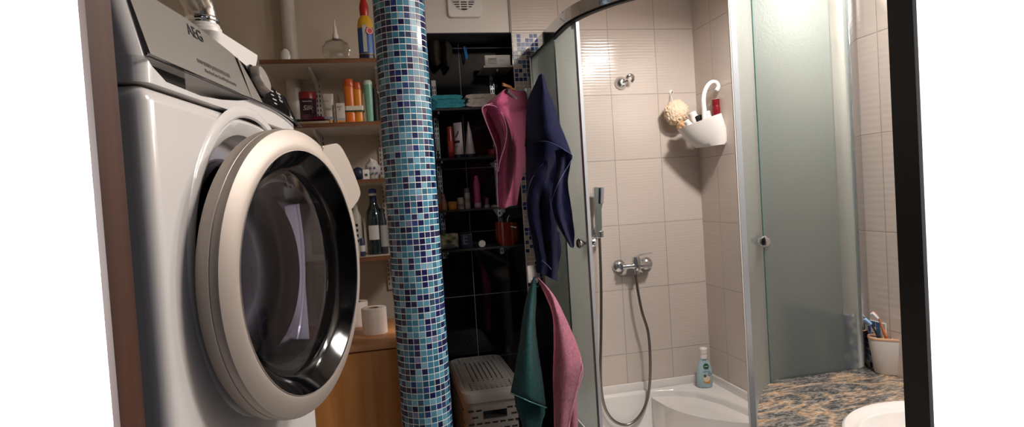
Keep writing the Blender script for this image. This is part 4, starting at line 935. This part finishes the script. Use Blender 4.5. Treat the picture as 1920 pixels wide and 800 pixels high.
# mixer, hose, hand shower
mx = thing('shower_mixer', 'chrome wall mounted shower mixer with single lever', 'mixer tap', (1.195, YW, 1.06))
RY = Matrix.Rotation(PI/2, 4, 'X')
for x in (-.0735, .0735): obj('escutcheon', bm_lathe([(.034, 0), (.034, .004), (.029, .013), (.018, .020), (.014, .022), (.014, .045), (0, .046)], 36, M4=Matrix.Translation((x, -.0, 0)) @ RY), 'chrome', mx)
obj('body', bm_tube([(-.075, -.05, 0), (-.03, -.05, 0), (-.012, -.05, 0), (.03, -.05, 0), (.075, -.05, 0)], [.0135, .013, .020, .018, .0135], 24), 'chrome', mx)
obj('cartridge', bm_lathe([(.016, -.024), (.021, -.012), (.022, .010), (.021, .030), (.017, .042), (0, .046)], 32, M4=Matrix.Translation((.0, -.052, .002))), 'chrome', mx)
obj('lever', bm_tube(spline([(-.005, -.052, .040), (.012, -.062, .052), (.035, -.085, .060), (.062, -.105, .064)], 6), [.015-.0004*i for i in range(19)], 14, sy=.35), 'chrome', mx)
obj('outlet', bm_lathe([(.011, -.045), (.011, -.02)], 20, M4=Matrix.Translation((-.002, -.052, .0))), 'chrome', mx)
ho = thing('shower_hose', 'long flexible steel shower hose looping from mixer to hand shower', 'hose', (1.19, 2.8, 1.0))
HP = [(1192, 514), (1196, 545), (1204, 585), (1215, 622), (1219, 670), (1218, 720), (1211, 757), (1196, 783), (1175, 796), (1152, 789), (1136, 768), (1128, 735), (1126, 690), (1127, 620), (1127, 540), (1125, 470), (1124, 446)]
hp = spline([at(px, py, Y=2.806-.02*math.sin(i/16*PI)) for i, (px, py) in enumerate(HP)], 14)
bm = bm_tube(hp, [.0068+(.0006 if i % 2 else 0) for i in range(len(hp))], 12); obj('hose', bm, 'hose', ho, world=True)
hs = thing('hand_shower', 'slim angular chrome hand shower resting in its wall holder', 'hand shower', tuple(at(1122, 430, Y=2.82)))
def hsx(pts, yf, yb, name, m):
    bm = bmesh.new(); rows = []
    for l, r, y in pts:
        a = at(l, y, Y=yf); b = at(r, y, Y=yf); rows.append([(a.x, yf, a.z), (b.x, yf, b.z), (b.x, yb, b.z), (a.x, yb, a.z)])
    bm = bm_grid(rows, closeu=True); V = list(bm.verts); bm.faces.new(V[:4]); bm.faces.new(V[-4:][::-1])
    bmesh.ops.bevel(bm, geom=bm.edges[:], offset=.002, segments=2, affect='EDGES'); return obj(name, bm, m, hs, world=True)
hsx([(1114, 1132, 351), (1114.5, 1131, 378), (1117, 1128, 392), (1119, 1129, 425), (1120, 1128, 444)], 2.79, 2.815, 'handle', 'chrome')
hsx([(1127, 1133, 352), (1126.5, 1132, 382)], 2.772, 2.788, 'spray_face', 'grey')
hh = thing('shower_holder', 'small chrome wall bracket holding the hand shower', 'holder', (1.02, YW, 1.22))
a = at(1117, 436, Y=2.85)
obj('wall_plate', bm_box(a.x-.018, a.x+.012, 2.845, 2.859, a.z-.026, a.z+.030, .006, 3), 'chrome', hh, world=True)
b = at(1125, 438, Y=2.805)
obj('cradle', bm_lathe([(.010, -.018), (.017, -.016), (.018, .012), (.013, .014)], 24, M4=Matrix.Translation((b.x, 2.803, b.z)), close=False), 'chrome', hh, world=True)
obj('arm', bm_tube([(a.x, 2.85, a.z), (b.x, 2.822, b.z)], .009, 12), 'chrome', hh, world=True)
wk = thing('shower_bracket', 'round chrome wall bracket with open hook high on the tiles', 'bracket', tuple(at(1164, 156, Y=YW)))
obj('rosette', bm_lathe([(.033, 0), (.033, .005), (.020, .024), (.014, .03), (0, .031)], 36, M4=RY), 'chrome', wk)
obj('open_hook', bm_tube([Vector((.030+.017*math.cos(a), -.045-.01*math.sin(a), .012+.017*math.sin(a))) for a in [(-.9+3.9*i/14) for i in range(15)]], .0075, 10), 'chrome', wk)
obj('neck', bm_tube([(0, -.02, 0), (.016, -.045, .002)], .009, 12), 'chrome', wk)

# puff, hook, caddy and bottles
pc = at(1268, 211, Y=2.79)
t = thing('suction_hook', 'small clear suction hook on the shower tiles above the bath puff', 'hook', tuple(at(1258, 173, Y=YW)))
obj('cup', bm_lathe([(.013, 0), (.012, .004), (.005, .008), (0, .009)], 24, M4=RY), 'plast', t)
obj('prong', bm_tube([(0, -.007, 0), (0, -.016, -.004), (0, -.017, .003)], .002, 8), 'alu', t)
t = thing('bath_puff', 'fluffy cream bath puff hanging by a cord on the tiles', 'bath puff', tuple(pc))
bm = bmesh.new(); bmesh.ops.create_icosphere(bm, subdivisions=5, radius=1)
for v in bm.verts:
    c = v.co.copy(); n_ = abs(noise.noise(c*3.2))*.40+.30*abs(noise.noise(c*9))+.25*abs(noise.noise(c*21)); v.co = Vector((c.x*.066, c.y*.050, c.z*.066))*(.84+n_*.42)
obj('mesh', bm, 'puff', t, ang=60)
obj('cord', bm_tube(spline([at(1258, 176, Y=2.845)-pc, at(1261, 190, Y=2.82)-pc, at(1266, 205, Y=2.79)-pc], 5), .0022, 8), 'plast', t)
for i, (px, py, r) in enumerate([(1279, 236, .024), (1288, 241, .018)]):
    q = at(px, py, Y=2.74); t = thing('natural_sponge', ['tan sponge piece wedged between puff and caddy', 'smaller brownish sponge piece at the left rim of the caddy'][i], 'sponge', tuple(q))
    bm = bmesh.new(); bmesh.ops.create_icosphere(bm, subdivisions=4, radius=r)
    for v in bm.verts: v.co *= 1+.35*noise.noise(v.co*70)
    obj('body', bm, 'tan', t, ang=60)
R1 = at(1353, 212, X=1.585); zr = R1.z
Lf = at(1269, 243, Z=zr+.0)
ca = thing('shower_caddy', 'white plastic shower caddy with curled hook hanging in the corner full of bottles', 'shower caddy', (1.5, 2.62, zr-.13))
YB = 2.66
def loft(c, l, r, b, n=32, k=.8):
    C_ = at(*c, Y=YB); A = (at(*r, Y=YB-.05)-at(*l, Y=YB+.05))/2; B = Vector((.02, .05, 0))*b
    return [C_+A*math.copysign(abs(math.cos(t))**k, math.cos(t))+B*math.copysign(abs(math.sin(t))**k, math.sin(t)) for t in [2*PI*i/n for i in range(n)]]
rw = [loft((1332, 274), (1304, 276), (1358, 269), .55), loft((1331, 268), (1296, 273), (1363, 263), .7), loft((1322, 249), (1283, 259), (1361, 240), .85), loft((1311, 228), (1270, 243), (1352, 212), 1.0), loft((1311, 229), (1273, 243), (1350, 213), .92), loft((1322, 250), (1286, 259), (1358, 241), .76), loft((1331, 268), (1299, 273), (1359, 264), .6)]
bm = bm_grid(rw, closeu=True); vs = list(bm.verts); bm.faces.new(vs[:32][::-1]); bm.faces.new(vs[-32:]); obj('basket', bm, 'plast', ca, world=True, ang=50)
hk = [at(px, py, Y=2.62) for px, py in [(1322, 235), (1320, 205), (1319, 185), (1323, 167), (1332, 155), (1342, 154), (1347, 162), (1343, 170)]]
hp_ = spline(hk, 6); bm = bm_tube(hp_, [.0125-.003*min(1, i/24) for i in range(len(hp_))], 12); obj('hook', bm, 'plast', ca, world=True)
def cad(name, lab, cat, px, py, X, r, h, m, tilt=(0, 0), cap=None, mirror=False):
    q = at(px, py, Y=X); t = thing(name, lab, cat, (q.x-h*math.sin(tilt[1]), q.y, q.z-h*math.cos(tilt[1]))); t.rotation_euler = (tilt[0], tilt[1], 0)
    obj('body', bm_lathe([(r*.9, 0), (r, .004), (r, h*.6), (r*.85, h*.75), (r*.8, h*.78)], 24), m, t)
    obj('cap', bm_lathe([(r*.8, h*.77), (r*.85, h*.8), (r*.8, h*.97), (r*.5, h), (0, h)], 24), cap or m, t)
    return t
cad('shampoo_bottle', 'white rounded bottle leaning out at the left of the caddy', 'bottle', 1299, 209, 2.675, .025, .10, 'plast', (-.15, -.4))
cad('razor_bottle', 'white bottle lying lowest over the caddy rim', 'bottle', 1286, 226, 2.665, .018, .075, 'plast', (0, -.6))
cad('black_bottle', 'black bottle cap in the middle of the caddy', 'bottle', 1309, 216, 2.66, .022, .10, 'blackm', (0, -.3))
cad('blue_bottle', 'bright blue bottle in the middle of the caddy', 'bottle', 1316, 222, 2.66, .019, .09, simple('bright_blue', '1f3fa0', .3), (0, -.6))
cad('white_bottle', 'white capped bottle behind the blue one in the caddy', 'bottle', 1324, 208, 2.68, .022, .11, 'plast', (0, -.2))
t = cad('red_bottle', 'deep red bottle with a pale round cap standing upright at the right of the caddy', 'bottle', 1338, 186, 2.67, .023, .13, simple('deep_red', '7a1420', .25), (.12, -.15))
obj('top_disc', bm_lathe([(.017, .1295), (.017, .1315), (0, .132)], 24), simple('pale_disc', 'a8988c', .4), t)
# soap bottle standing on the tray corner
q = at(1322, 724, Z=.428); hgt = at(1319, 645, Y=q.y).z-.428
q.x = min(q.x, 1.525); q.y = min(q.y, 2.79)
sb = thing('soap_bottle', 'pale blue liquid soap bottle with white cap standing in the tray corner', 'bottle', (q.x, q.y, .4285), -.15)
W_ = .040
obj('body', bm_lathe([(W_*.86, 0), (W_*.96, .005), (W_, .045), (W_*.98, .08), (W_*.80, .115), (W_*.50, .135), (W_*.46, .145)], 36, sy=.6), simple('pale_blue_plastic', 'a9c4cc', .25), sb)
obj('neck', bm_lathe([(.018, .143), (.018, .168), (.017, .17)], 28), 'plast', sb)
obj('cap', bm_lathe([(.019, .168), (.020, .172), (.019, .192), (.014, .197), (0, .198)], 28), 'plast', sb)
obj('spout', bm_tube([(-.006, 0, .188), (.018, -.006, .190)], .007, 12), 'plast', sb)
yf = -W_*.6-.0006
obj('green_badge', bm_lathe([(.0135, 0), (.0135, .0015)], 28, M4=frame4((.003, yf+.003, .108), (1, 0, 0), (0, .18, 1))), simple('badge_green', '1f5232', .4), sb)
text('badge_lettering', 'Ziaja' if False else 'fresh', .009, M['white_print'], sb, frame4((.003, yf+.001, .108), (1, 0, 0), (0, .18, 1)), .0004)
text('label_lettering', 'LIQUID SOAP', .0065, simple('dark_print', '46525a', .5), sb, front(.003, yf, .081), .0003)
obj('orange_fruit', bm_lathe([(.0185, 0), (.0185, .0012)], 28, M4=frame4((.004, yf+.0002, .040), (1, 0, 0), (0, 0, 1))), simple('fruit_orange', 'd08a3a', .5), sb)
obj('pale_fruit', bm_lathe([(.017, .0012), (.017, .0018)], 28, M4=frame4((.001, yf+.0002, .047), (1, 0, 0), (0, 0, 1))), simple('fruit_pale', 'dccdb8', .5), sb)
obj('green_leaf', bm_lathe([(.007, .0012), (.007, .002)], 16, M4=frame4((-.006, yf+.0004, .060), (1, 0, 0), (0, 0, .5))), M['badge_green'], sb)
obj('round_mark', bm_lathe([(.0075, 0), (.0075, .001), (.006, .001), (.006, 0)], 20, M4=frame4((.020, yf+.004, .066), (1, .3, 0), (0, 0, 1)), close=False), M['dark_print'], sb)

# ================================================================== TOWELS AND THEIR HOLDERS
rk = thing('towel_rack', 'swivelling chrome towel rack on the mosaic strip carrying pink and navy towels', 'towel rack', (.69, YW, 1.92))
w1 = at(990, 177, Y=2.855); 
obj('wall_plate', bm_box(w1.x-.018, w1.x+.018, 2.846, 2.856, w1.z-.03, w1.z+.03, .003), 'alu', rk, world=True)
pa = at(946, 170, Y=2.32); pb = at(1014, 141, Y=2.13)
obj('arm', bm_tube([(w1.x-.01, 2.85, pa.z), (pa.x+.005, pa.y-.02, pa.z-.002)], .006, 12), 'chrome', rk, world=True)
obj('arm', bm_tube([(w1.x+.01, 2.85, pb.z-.004), (pb.x, pb.y+.01, pb.z-.006)], .006, 12), 'chrome', rk, world=True)
t = thing('pink_towel', 'bright pink terry towel draped over the rack in front of the niche', 'towel', tuple(pa))
cloth_layers('cloth', [
 [[(935, 176, 2.33), (947, 167, 2.31), (962, 168, 2.45), (986, 171, 2.68)], [(912, 198, 2.32), (940, 190, 2.28), (962, 192, 2.44), (990, 194, 2.68)], [(925, 228, 2.33), (944, 222, 2.27), (965, 226, 2.42), (992, 228, 2.66)], [(938, 262, 2.32), (950, 260, 2.26), (966, 262, 2.40), (992, 262, 2.64)], [(938, 296, 2.31), (950, 296, 2.28), (966, 296, 2.38), (990, 296, 2.62)], [(934, 345, 2.31), (948, 346, 2.27), (962, 346, 2.36), (976, 344, 2.5)], [(935, 388, 2.31), (946, 391, 2.28), (956, 387, 2.34), (970, 384, 2.42)]],
 [[(904, 203, 2.30), (916, 194, 2.30), (938, 190, 2.33)], [(911, 225, 2.32), (925, 222, 2.38), (945, 218, 2.33)], [(922, 252, 2.33), (934, 250, 2.40), (949, 248, 2.33)], [(930, 276, 2.32), (938, 276, 2.38), (947, 274, 2.33)], [(932, 298, 2.31), (937, 298, 2.34), (941, 298, 2.32)], [(932, 330, 2.31), (934, 330, 2.32), (936, 330, 2.31)]]],
 'pink', t, rough=.006, seed=2)
hem('hem', [(938, 194, 2.29), (928, 193, 2.295), (912, 197, 2.295), (904, 204, 2.298), (910, 225, 2.31), (921, 252, 2.32), (930, 276, 2.315), (932, 300, 2.305), (932, 345, 2.305), (934, 388, 2.305)], 'hem', t)
hem('hem', [(912, 197, 2.295), (928, 199, 2.28), (940, 212, 2.272), (948, 232, 2.266), (950, 252, 2.26), (946, 275, 2.262), (938, 300, 2.27), (934, 322, 2.29)], 'hem', t)
for k, (px, py, lab) in enumerate([(950, 161, 'brown wooden clothes peg lying on top of the pink towel'), (958, 166, 'second brown wooden clothes peg just right of and below the first')]):
    t = thing('clothes_peg', lab, 'peg', tuple(at(px, py, Y=2.36+.06*k)))
    for dz in (0, .007): obj('leg', bm_tube([at(px-7, py-1, Y=2.34+.06*k)+Vector((0, 0, dz)), at(px+8, py+3, Y=2.40+.06*k)+Vector((0, 0, dz*.4))], .0038, 8), simple('peg_wood', '8a5a34', .6), t, world=True)
t = thing('navy_towel', 'large navy blue terry towel hanging from a point beside the shower glass', 'towel', tuple(pb))
cloth_layers('cloth', [
 [[(1010, 141, 2.12), (1013, 139, 2.11), (1016, 138, 2.10), (1019, 141, 2.12)], [(999, 165, 2.18), (1008, 163, 2.12), (1018, 162, 2.08), (1026, 165, 2.12)], [(989, 190, 2.25), (1003, 190, 2.14), (1020, 190, 2.07), (1036, 190, 2.12)], [(986, 222, 2.30), (1002, 224, 2.15), (1022, 222, 2.06), (1046, 222, 2.12)], [(985, 255, 2.32), (1004, 262, 2.15), (1026, 250, 2.05), (1058, 252, 2.11)], [(984, 275, 2.32), (1010, 266, 2.11), (1040, 270, 2.05), (1072, 290, 2.09)]],
 [[(985, 240, 2.36), (1000, 240, 2.22), (1020, 240, 2.18), (1045, 250, 2.16), (1060, 262, 2.16)], [(986, 290, 2.34), (1002, 292, 2.20), (1024, 290, 2.13), (1046, 290, 2.17), (1066, 296, 2.15)], [(986, 330, 2.30), (998, 332, 2.16), (1016, 330, 2.12), (1034, 332, 2.18), (1055, 334, 2.15)], [(987, 371, 2.18), (1000, 371, 2.13), (1014, 371, 2.17), (1028, 371, 2.12), (1044, 372, 2.17)], [(990, 410, 2.16), (1002, 410, 2.12), (1016, 410, 2.16), (1030, 410, 2.12), (1044, 410, 2.16)], [(999, 455, 2.16), (1010, 456, 2.12), (1022, 456, 2.16), (1034, 456, 2.12), (1046, 450, 2.16)], [(1004, 485, 2.17), (1014, 488, 2.13), (1026, 490, 2.15), (1036, 490, 2.13), (1045, 488, 2.16)], [(1004, 509, 2.17), (1014, 513, 2.13), (1026, 518, 2.15), (1036, 523, 2.13), (1045, 527, 2.16)]],
 [[(1040, 282, 2.12), (1052, 280, 2.09), (1062, 284, 2.10), (1073, 291, 2.10)], [(1043, 312, 2.13), (1052, 312, 2.09), (1061, 312, 2.12), (1069, 314, 2.10)], [(1037, 345, 2.12), (1046, 345, 2.08), (1056, 345, 2.11), (1065, 345, 2.10)], [(1034, 385, 2.12), (1045, 385, 2.08), (1057, 385, 2.11), (1071, 385, 2.10)], [(1040, 412, 2.12), (1050, 412, 2.08), (1061, 412, 2.11), (1075, 414, 2.10)], [(1056, 440, 2.12), (1062, 442, 2.08), (1069, 440, 2.11), (1078, 436, 2.10)], [(1069, 461, 2.12), (1072, 464, 2.09), (1075, 465, 2.10), (1077, 461, 2.10)]],
 [[(1036, 430, 2.18), (1044, 432, 2.16), (1050, 436, 2.17)], [(1036, 470, 2.18), (1044, 470, 2.16), (1052, 470, 2.17)], [(1038, 508, 2.17), (1042, 512, 2.16), (1046, 505, 2.17)]]],
 'navy', t, rough=.010, seed=4, nsub=6)
hem('hem', [(1013, 265, 2.085), (1026, 265, 2.06), (1042, 271, 2.05), (1060, 282, 2.06), (1073, 292, 2.085), (1068, 306, 2.09), (1058, 323, 2.085), (1046, 345, 2.07), (1037, 368, 2.10), (1034, 384, 2.105), (1040, 410, 2.10), (1055, 438, 2.10), (1070, 463, 2.105)], 'hemn', t, .0011)
hem('hem', [(1018, 306, 2.11), (1006, 322, 2.14), (995, 340, 2.15), (988, 368, 2.165), (989, 405, 2.15), (998, 450, 2.145), (1004, 486, 2.155)], 'hemn', t, .0011)
hem('hem', [(1016, 488, 2.115), (1026, 496, 2.13), (1034, 505, 2.115)], 'hemn', t, .0014)
# lower hook with two towels and a dark sheet for the shade between
w2 = at(999, 517, Y=2.86); e2 = at(1003, 518, Y=2.16)
hk = thing('towel_hook', 'white plastic towel hook low beside the mosaic strip carrying teal and rose towels', 'hook', (w2.x, YW, w2.z))
hp0 = at(997, 515, Y=2.17)
obj('hook_plate', bm_box(hp0.x-.016, hp0.x+.012, 2.166, 2.176, hp0.z-.03, hp0.z+.035, .005), 'plast', hk, world=True)
obj('arm', bm_tube([(w2.x, 2.855, w2.z), (hp0.x, 2.176, hp0.z)], .006, 12), 'plast', hk, world=True)
obj('wall_base', bm_box(w2.x-.02, w2.x+.02, 2.848, 2.8565, w2.z-.03, w2.z+.03, .003), 'plast', hk, world=True)
obj('prong', bm_tube(spline([(hp0.x, 2.168, hp0.z-.018), (e2.x-.002, 2.14, hp0.z-.024), (e2.x, 2.125, hp0.z-.012)], 5), .005, 10), 'plast', hk, world=True)
t = thing('towel_gap_shade', 'black cloth hanging in shadow between the teal and the rose towel', 'towel', tuple(e2))  # dark sheet added for the shade in the gap, no third towel
cloth_layers('cloth', [[[(1001, 524, 2.15), (1005, 522, 2.16), (1010, 525, 2.15)], [(998, 570, 2.18), (1010, 570, 2.20), (1036, 575, 2.18)], [(990, 640, 2.19), (1015, 640, 2.20), (1045, 640, 2.18)], [(978, 700, 2.20), (1015, 700, 2.20), (1050, 700, 2.19)], [(972, 760, 2.20), (1010, 760, 2.21), (1050, 760, 2.19)], [(974, 815, 2.20), (1010, 815, 2.21), (1050, 815, 2.19)]]], 'gap_shade', t, seed=8)
t = thing('teal_towel', 'dark teal terry towel hanging from the low white hook, left of the rose one', 'towel', tuple(e2))
cloth_layers('cloth', [
 [[(999, 521, 2.13), (1002, 518, 2.12), (1006, 521, 2.13)], [(987, 556, 2.15), (996, 554, 2.11), (1006, 556, 2.13)], [(980, 595, 2.15), (992, 594, 2.10), (1004, 595, 2.14)], [(974, 640, 2.15), (990, 640, 2.09), (1007, 640, 2.14)], [(966, 690, 2.15), (988, 692, 2.08), (1016, 695, 2.13)], [(957, 735, 2.15), (989, 748, 2.08), (1024, 762, 2.12)]],
 [[(962, 725, 2.17), (985, 730, 2.14), (1018, 740, 2.15)], [(968, 765, 2.17), (988, 768, 2.13), (1022, 772, 2.15)], [(976, 788, 2.16), (990, 790, 2.13), (1016, 792, 2.15)], [(986, 830, 2.16), (996, 830, 2.13), (1010, 830, 2.15)]]],
 'teal', t, rough=.007, seed=6)
obj('loop', bm_tube([Vector((e2.x, 2.128, hp0.z-.016))+Vector((.006*math.cos(a), -.006*math.cos(a)*.3, -.012+.012*math.sin(a))) for a in [2*PI*i/16 for i in range(16)]], .0016, 6, closed=True), 'teal', t, world=True)
hem('hem', [(957, 737, 2.145), (975, 744, 2.10), (990, 751, 2.078), (1008, 758, 2.095), (1025, 764, 2.115)], cloth_mat('teal_hem', '4d8582'), t, .002)
t = thing('rose_towel', 'dusty rose terry towel hanging from the low white hook in front of the shower door', 'towel', tuple(e2))
cloth_layers('cloth', [
 [[(1006, 521, 2.13), (1009, 520, 2.115), (1012, 522, 2.13)], [(1022, 553, 2.14), (1032, 550, 2.10), (1038, 552, 2.12)], [(1036, 592, 2.14), (1044, 588, 2.08), (1057, 588, 2.11)], [(1038, 640, 2.14), (1054, 636, 2.07), (1077, 632, 2.11)], [(1037, 690, 2.14), (1060, 686, 2.06), (1091, 678, 2.10)], [(1037, 730, 2.13), (1058, 726, 2.06), (1086, 722, 2.10)], [(1038, 765, 2.13), (1055, 766, 2.07), (1073, 766, 2.10)], [(1040, 825, 2.13), (1052, 828, 2.07), (1066, 826, 2.10)]],
 [[(1070, 715, 2.12), (1078, 718, 2.11), (1084, 724, 2.12)], [(1066, 760, 2.12), (1075, 760, 2.10), (1082, 760, 2.12)], [(1064, 825, 2.12), (1076, 825, 2.10), (1086, 825, 2.12)]]],
 'rose', t, rough=.006, seed=9)
hem('hem', [(1091, 679, 2.095), (1092, 700, 2.09), (1086, 722, 2.09), (1079, 742, 2.09), (1073, 768, 2.09), (1066, 800, 2.09)], cloth_mat('rose_hem', 'e0a0b4'), t, .002)

# ================================================================== WASHBASIN COUNTER
ZC = .78
C_PX = [(1420, 812), (1420, 785), (1422, 760), (1430, 732), (1447, 716), (1475, 706), (1520, 700), (1565, 695), (1613, 690)]
cpts = [at(px, py, Z=ZC) for px, py in C_PX]; cs = [(p.x, p.y) for p in spline(cpts, 5)]
poly = [(.93, .75), (.88, 1.0), (.87, 1.2)]+[p for p in cs if p[1] > 1.25 and p[0] < 1.585]+[(1.5895, max(p[1] for p in cs)), (1.5895, .6), (1.0, .6)]
ct = thing('washbasin_counter', 'rounded grey and gold veined granite counter against the right wall', 'counter', (1.3, 1.2, ZC-.03))
bm = bm_prism(poly, ZC-.03, ZC); 
bmesh.ops.bevel(bm, geom=[e for e in bm.edges if all(v.co.z > ZC-.001 for v in e.verts)], offset=.005, segments=3, affect='EDGES', profile=.5)
o = obj('slab', bm, 'granite', ct, world=True)
bcx, bcy, ba, bb = 1.335, 1.205, .262, .262
bc = Matrix.Translation((bcx-1.3, bcy-1.2, 0))
boolean(o, bm_lathe([(.225, -.1), (.225, .1)], 48, M4=bc))
vc = thing('vanity_cabinet', 'white cabinet under the granite counter', 'cabinet', (1.3, 1.1, 0))
poly2 = [(x-.0 if x > 1.5 else 1.3+(x-1.3)*.86, 1.15+(y-1.15)*.9) for x, y in poly]
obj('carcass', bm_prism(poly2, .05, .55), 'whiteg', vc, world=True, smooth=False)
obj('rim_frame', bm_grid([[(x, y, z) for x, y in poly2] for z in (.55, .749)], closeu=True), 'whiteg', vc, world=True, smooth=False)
obj('plinth', bm_prism([(1.3+(x-1.3)*.9, 1.15+(y-1.15)*.9) for x, y in poly2], 0, .05), 'blackm', vc, world=True, smooth=False)
bs = thing('washbasin', 'white round ceramic washbasin set into the granite counter', 'washbasin', (bcx, bcy, ZC))
obj('bowl', bm_lathe([(ba-.004, .0005), (ba, .004), (ba+.0, .010), (ba-.006, .0145), (ba-.02, .0145), (ba-.035, .006), (ba-.07, -.05), (.10, -.115), (.03, -.130), (.0, -.131), ], 72), 'ceramic', bs)
obj('bowl_underside', bm_lathe([(.222, .0), (.19, -.06), (.11, -.13), (.03, -.14), (0, -.141)], 48), 'ceramic', bs)
obj('drain', bm_lathe([(.024, -.130), (.024, -.126), (.018, -.125), (0, -.125)], 28), 'chrome', bs)
# toothbrush cup
q = at(1664, 702, Z=ZC)
q = Vector((q.x+.028, q.y+.004, ZC+.0005))
cup = thing('toothbrush_holder', 'white oval toothbrush holder with beige divided rim on the granite counter', 'toothbrush holder', tuple(q), -.72)
def oval(a, b, n=40): return [(a*math.copysign(abs(math.cos(t_))**.75, math.cos(t_)), b*math.copysign(abs(math.sin(t_))**.75, math.sin(t_))) for t_ in [2*PI*i/n for i in range(n)]]
def ov(a, b, z): return [(x, y, z) for x, y in oval(a, b)]
HC = .118
bm = bm_grid([ov(.052, .028, 0), ov(.055, .030, .004), ov(.069, .038, HC-.008), ov(.070, .039, HC), ov(.066, .035, HC), ov(.064, .034, HC-.008), ov(.051, .027, .008)], closeu=True)
vs = list(bm.verts); bm.faces.new(vs[:40][::-1]); bm.faces.new(vs[-40:]); obj('cup', bm, 'plast', cup)
rim = obj('rim', bm_grid([ov(.0705, .0395, HC-.003), ov(.0715, .0405, HC), ov(.0705, .0395, HC+.004), ov(.064, .033, HC+.004), ov(.063, .032, HC-.002)], closeu=True), simple('peach_rim', 'dcb08c', .4), cup)
bm = bm_box(-.0015, .0015, -.034, .034, HC-.03, HC+.003); bm_box(.024, .027, -.032, .032, HC-.03, HC+.003, bm=bm); bm_box(-.027, -.024, -.032, .032, HC-.03, HC+.003, bm=bm)
obj('dividers', bm, M['peach_rim'], cup, smooth=False)
obj('inside', bm_prism(oval(.050, .030), HC-.045, HC-.040), 'tan', cup)
def brush(pts, dpt, m, mb, label, r=.0042):
    P = [at(px, py, Y=y_) for (px, py), y_ in zip(pts, dpt)]
    t = thing('toothbrush', label, 'toothbrush', tuple(P[0]))
    S = spline(P, 6); n = len(S); obj('handle', bm_tube(S, [r*(1.25 if i < n*.35 else (.8 if i < n*.7 else 1.15)) for i in range(n)], 12, sy=.8), m, t, world=True)
    e = S[-1]; d = (S[-1]-S[-8]).normalized(); side = Vector((-.9, -.2, 0)); side = (side-d*side.dot(d)).normalized(); o3 = d.cross(side)
    hd = obj('bristles', bmesh.new(), mb, t) if False else None
    bm = bm_box(-.026, .0, -.0055, .0055, .002, .013, .001); bmesh.ops.transform(bm, matrix=Matrix.Translation(e) @ Matrix((d, o3, side)).transposed().to_4x4(), verts=bm.verts)
    obj('bristles', bm, mb, t, world=True)
Y0 = q.y
simple('brush_orange', 'd0743c', .35); simple('brush_dark', '23262e', .35); simple('brush_grey', '6c7478', .35)
brush([(1668, 648), (1660, 628), (1650, 603), (1644, 592), (1636, 584)], [Y0-.005, Y0, Y0+.01, Y0+.015, Y0+.02], M['brush_orange'], simple('bristle_white', 'd8d8dc', .7), 'orange toothbrush with white bristles, tallest in the holder')
brush([(1655, 650), (1647, 631), (1636, 612), (1629, 601), (1622, 595)], [Y0+.01, Y0+.01, Y0+.02, Y0+.025, Y0+.03], M['brush_dark'], simple('bristle_blue', '8fb4dc', .7), 'black toothbrush with pale blue bristles, leftmost in the holder')
brush([(1672, 655), (1677, 638), (1685, 622), (1692, 612), (1700, 604)], [Y0-.01, Y0-.01, Y0-.02, Y0-.03, Y0-.04], M['brush_grey'], M['bristle_white'], 'grey toothbrush leaning right beside the dark door jamb', .005)
brush([(1684, 655), (1690, 640), (1699, 628), (1706, 616), (1712, 606)], [Y0+.0, Y0-.0, Y0-.0, Y0-.01, Y0-.01], simple('brush_amber', 'b87a2e', .35), M['bristle_white'], 'amber toothbrush partly hidden behind the dark door jamb', .0055)
# small hook on the right wall beside the enclosure profile
hq = at(1613, 595, X=XR)
t = thing('wall_hook', 'slim chrome hook on the right wall beside the shower profile', 'hook', tuple(hq))
a0 = at(1612, 576, X=1.580); a1 = at(1612, 606, X=1.575)
obj('plate', bm_box(1.586, 1.593, hq.y-.006, hq.y+.006, a1.z-.005, a0.z+.004, .002), 'chrome', t, world=True)
obj('prong', bm_tube(spline([(1.587, hq.y, a0.z), (1.578, hq.y, a0.z-.02), (1.574, hq.y, a1.z+.006), (1.566, hq.y, a1.z), (1.562, hq.y, a1.z+.01)], 5), .003, 10), 'chrome', t, world=True)

GROUPS = {'wall_shelf': 'white shelves on the alcove wall', 'niche_shelf': 'shelves in the black niche', 'shelf_rail': 'slotted rails on the alcove wall', 'niche_rail': 'slotted rails in the black niche', 'toothbrush': 'toothbrushes in the holder', 'toilet_roll': 'toilet rolls on the cabinet', 'sunscreen_bottle': 'strapped orange sunscreen bottles', 'cosmetic_tube': 'white tubes in the niche', 'natural_sponge': 'sponge pieces at the caddy', 'folded_towel': 'folded towels on the niche shelf'}
for o in bpy.data.objects:
    if o.parent is None and o.name.split('.')[0] in GROUPS: o['group'] = GROUPS[o.name.split('.')[0]]
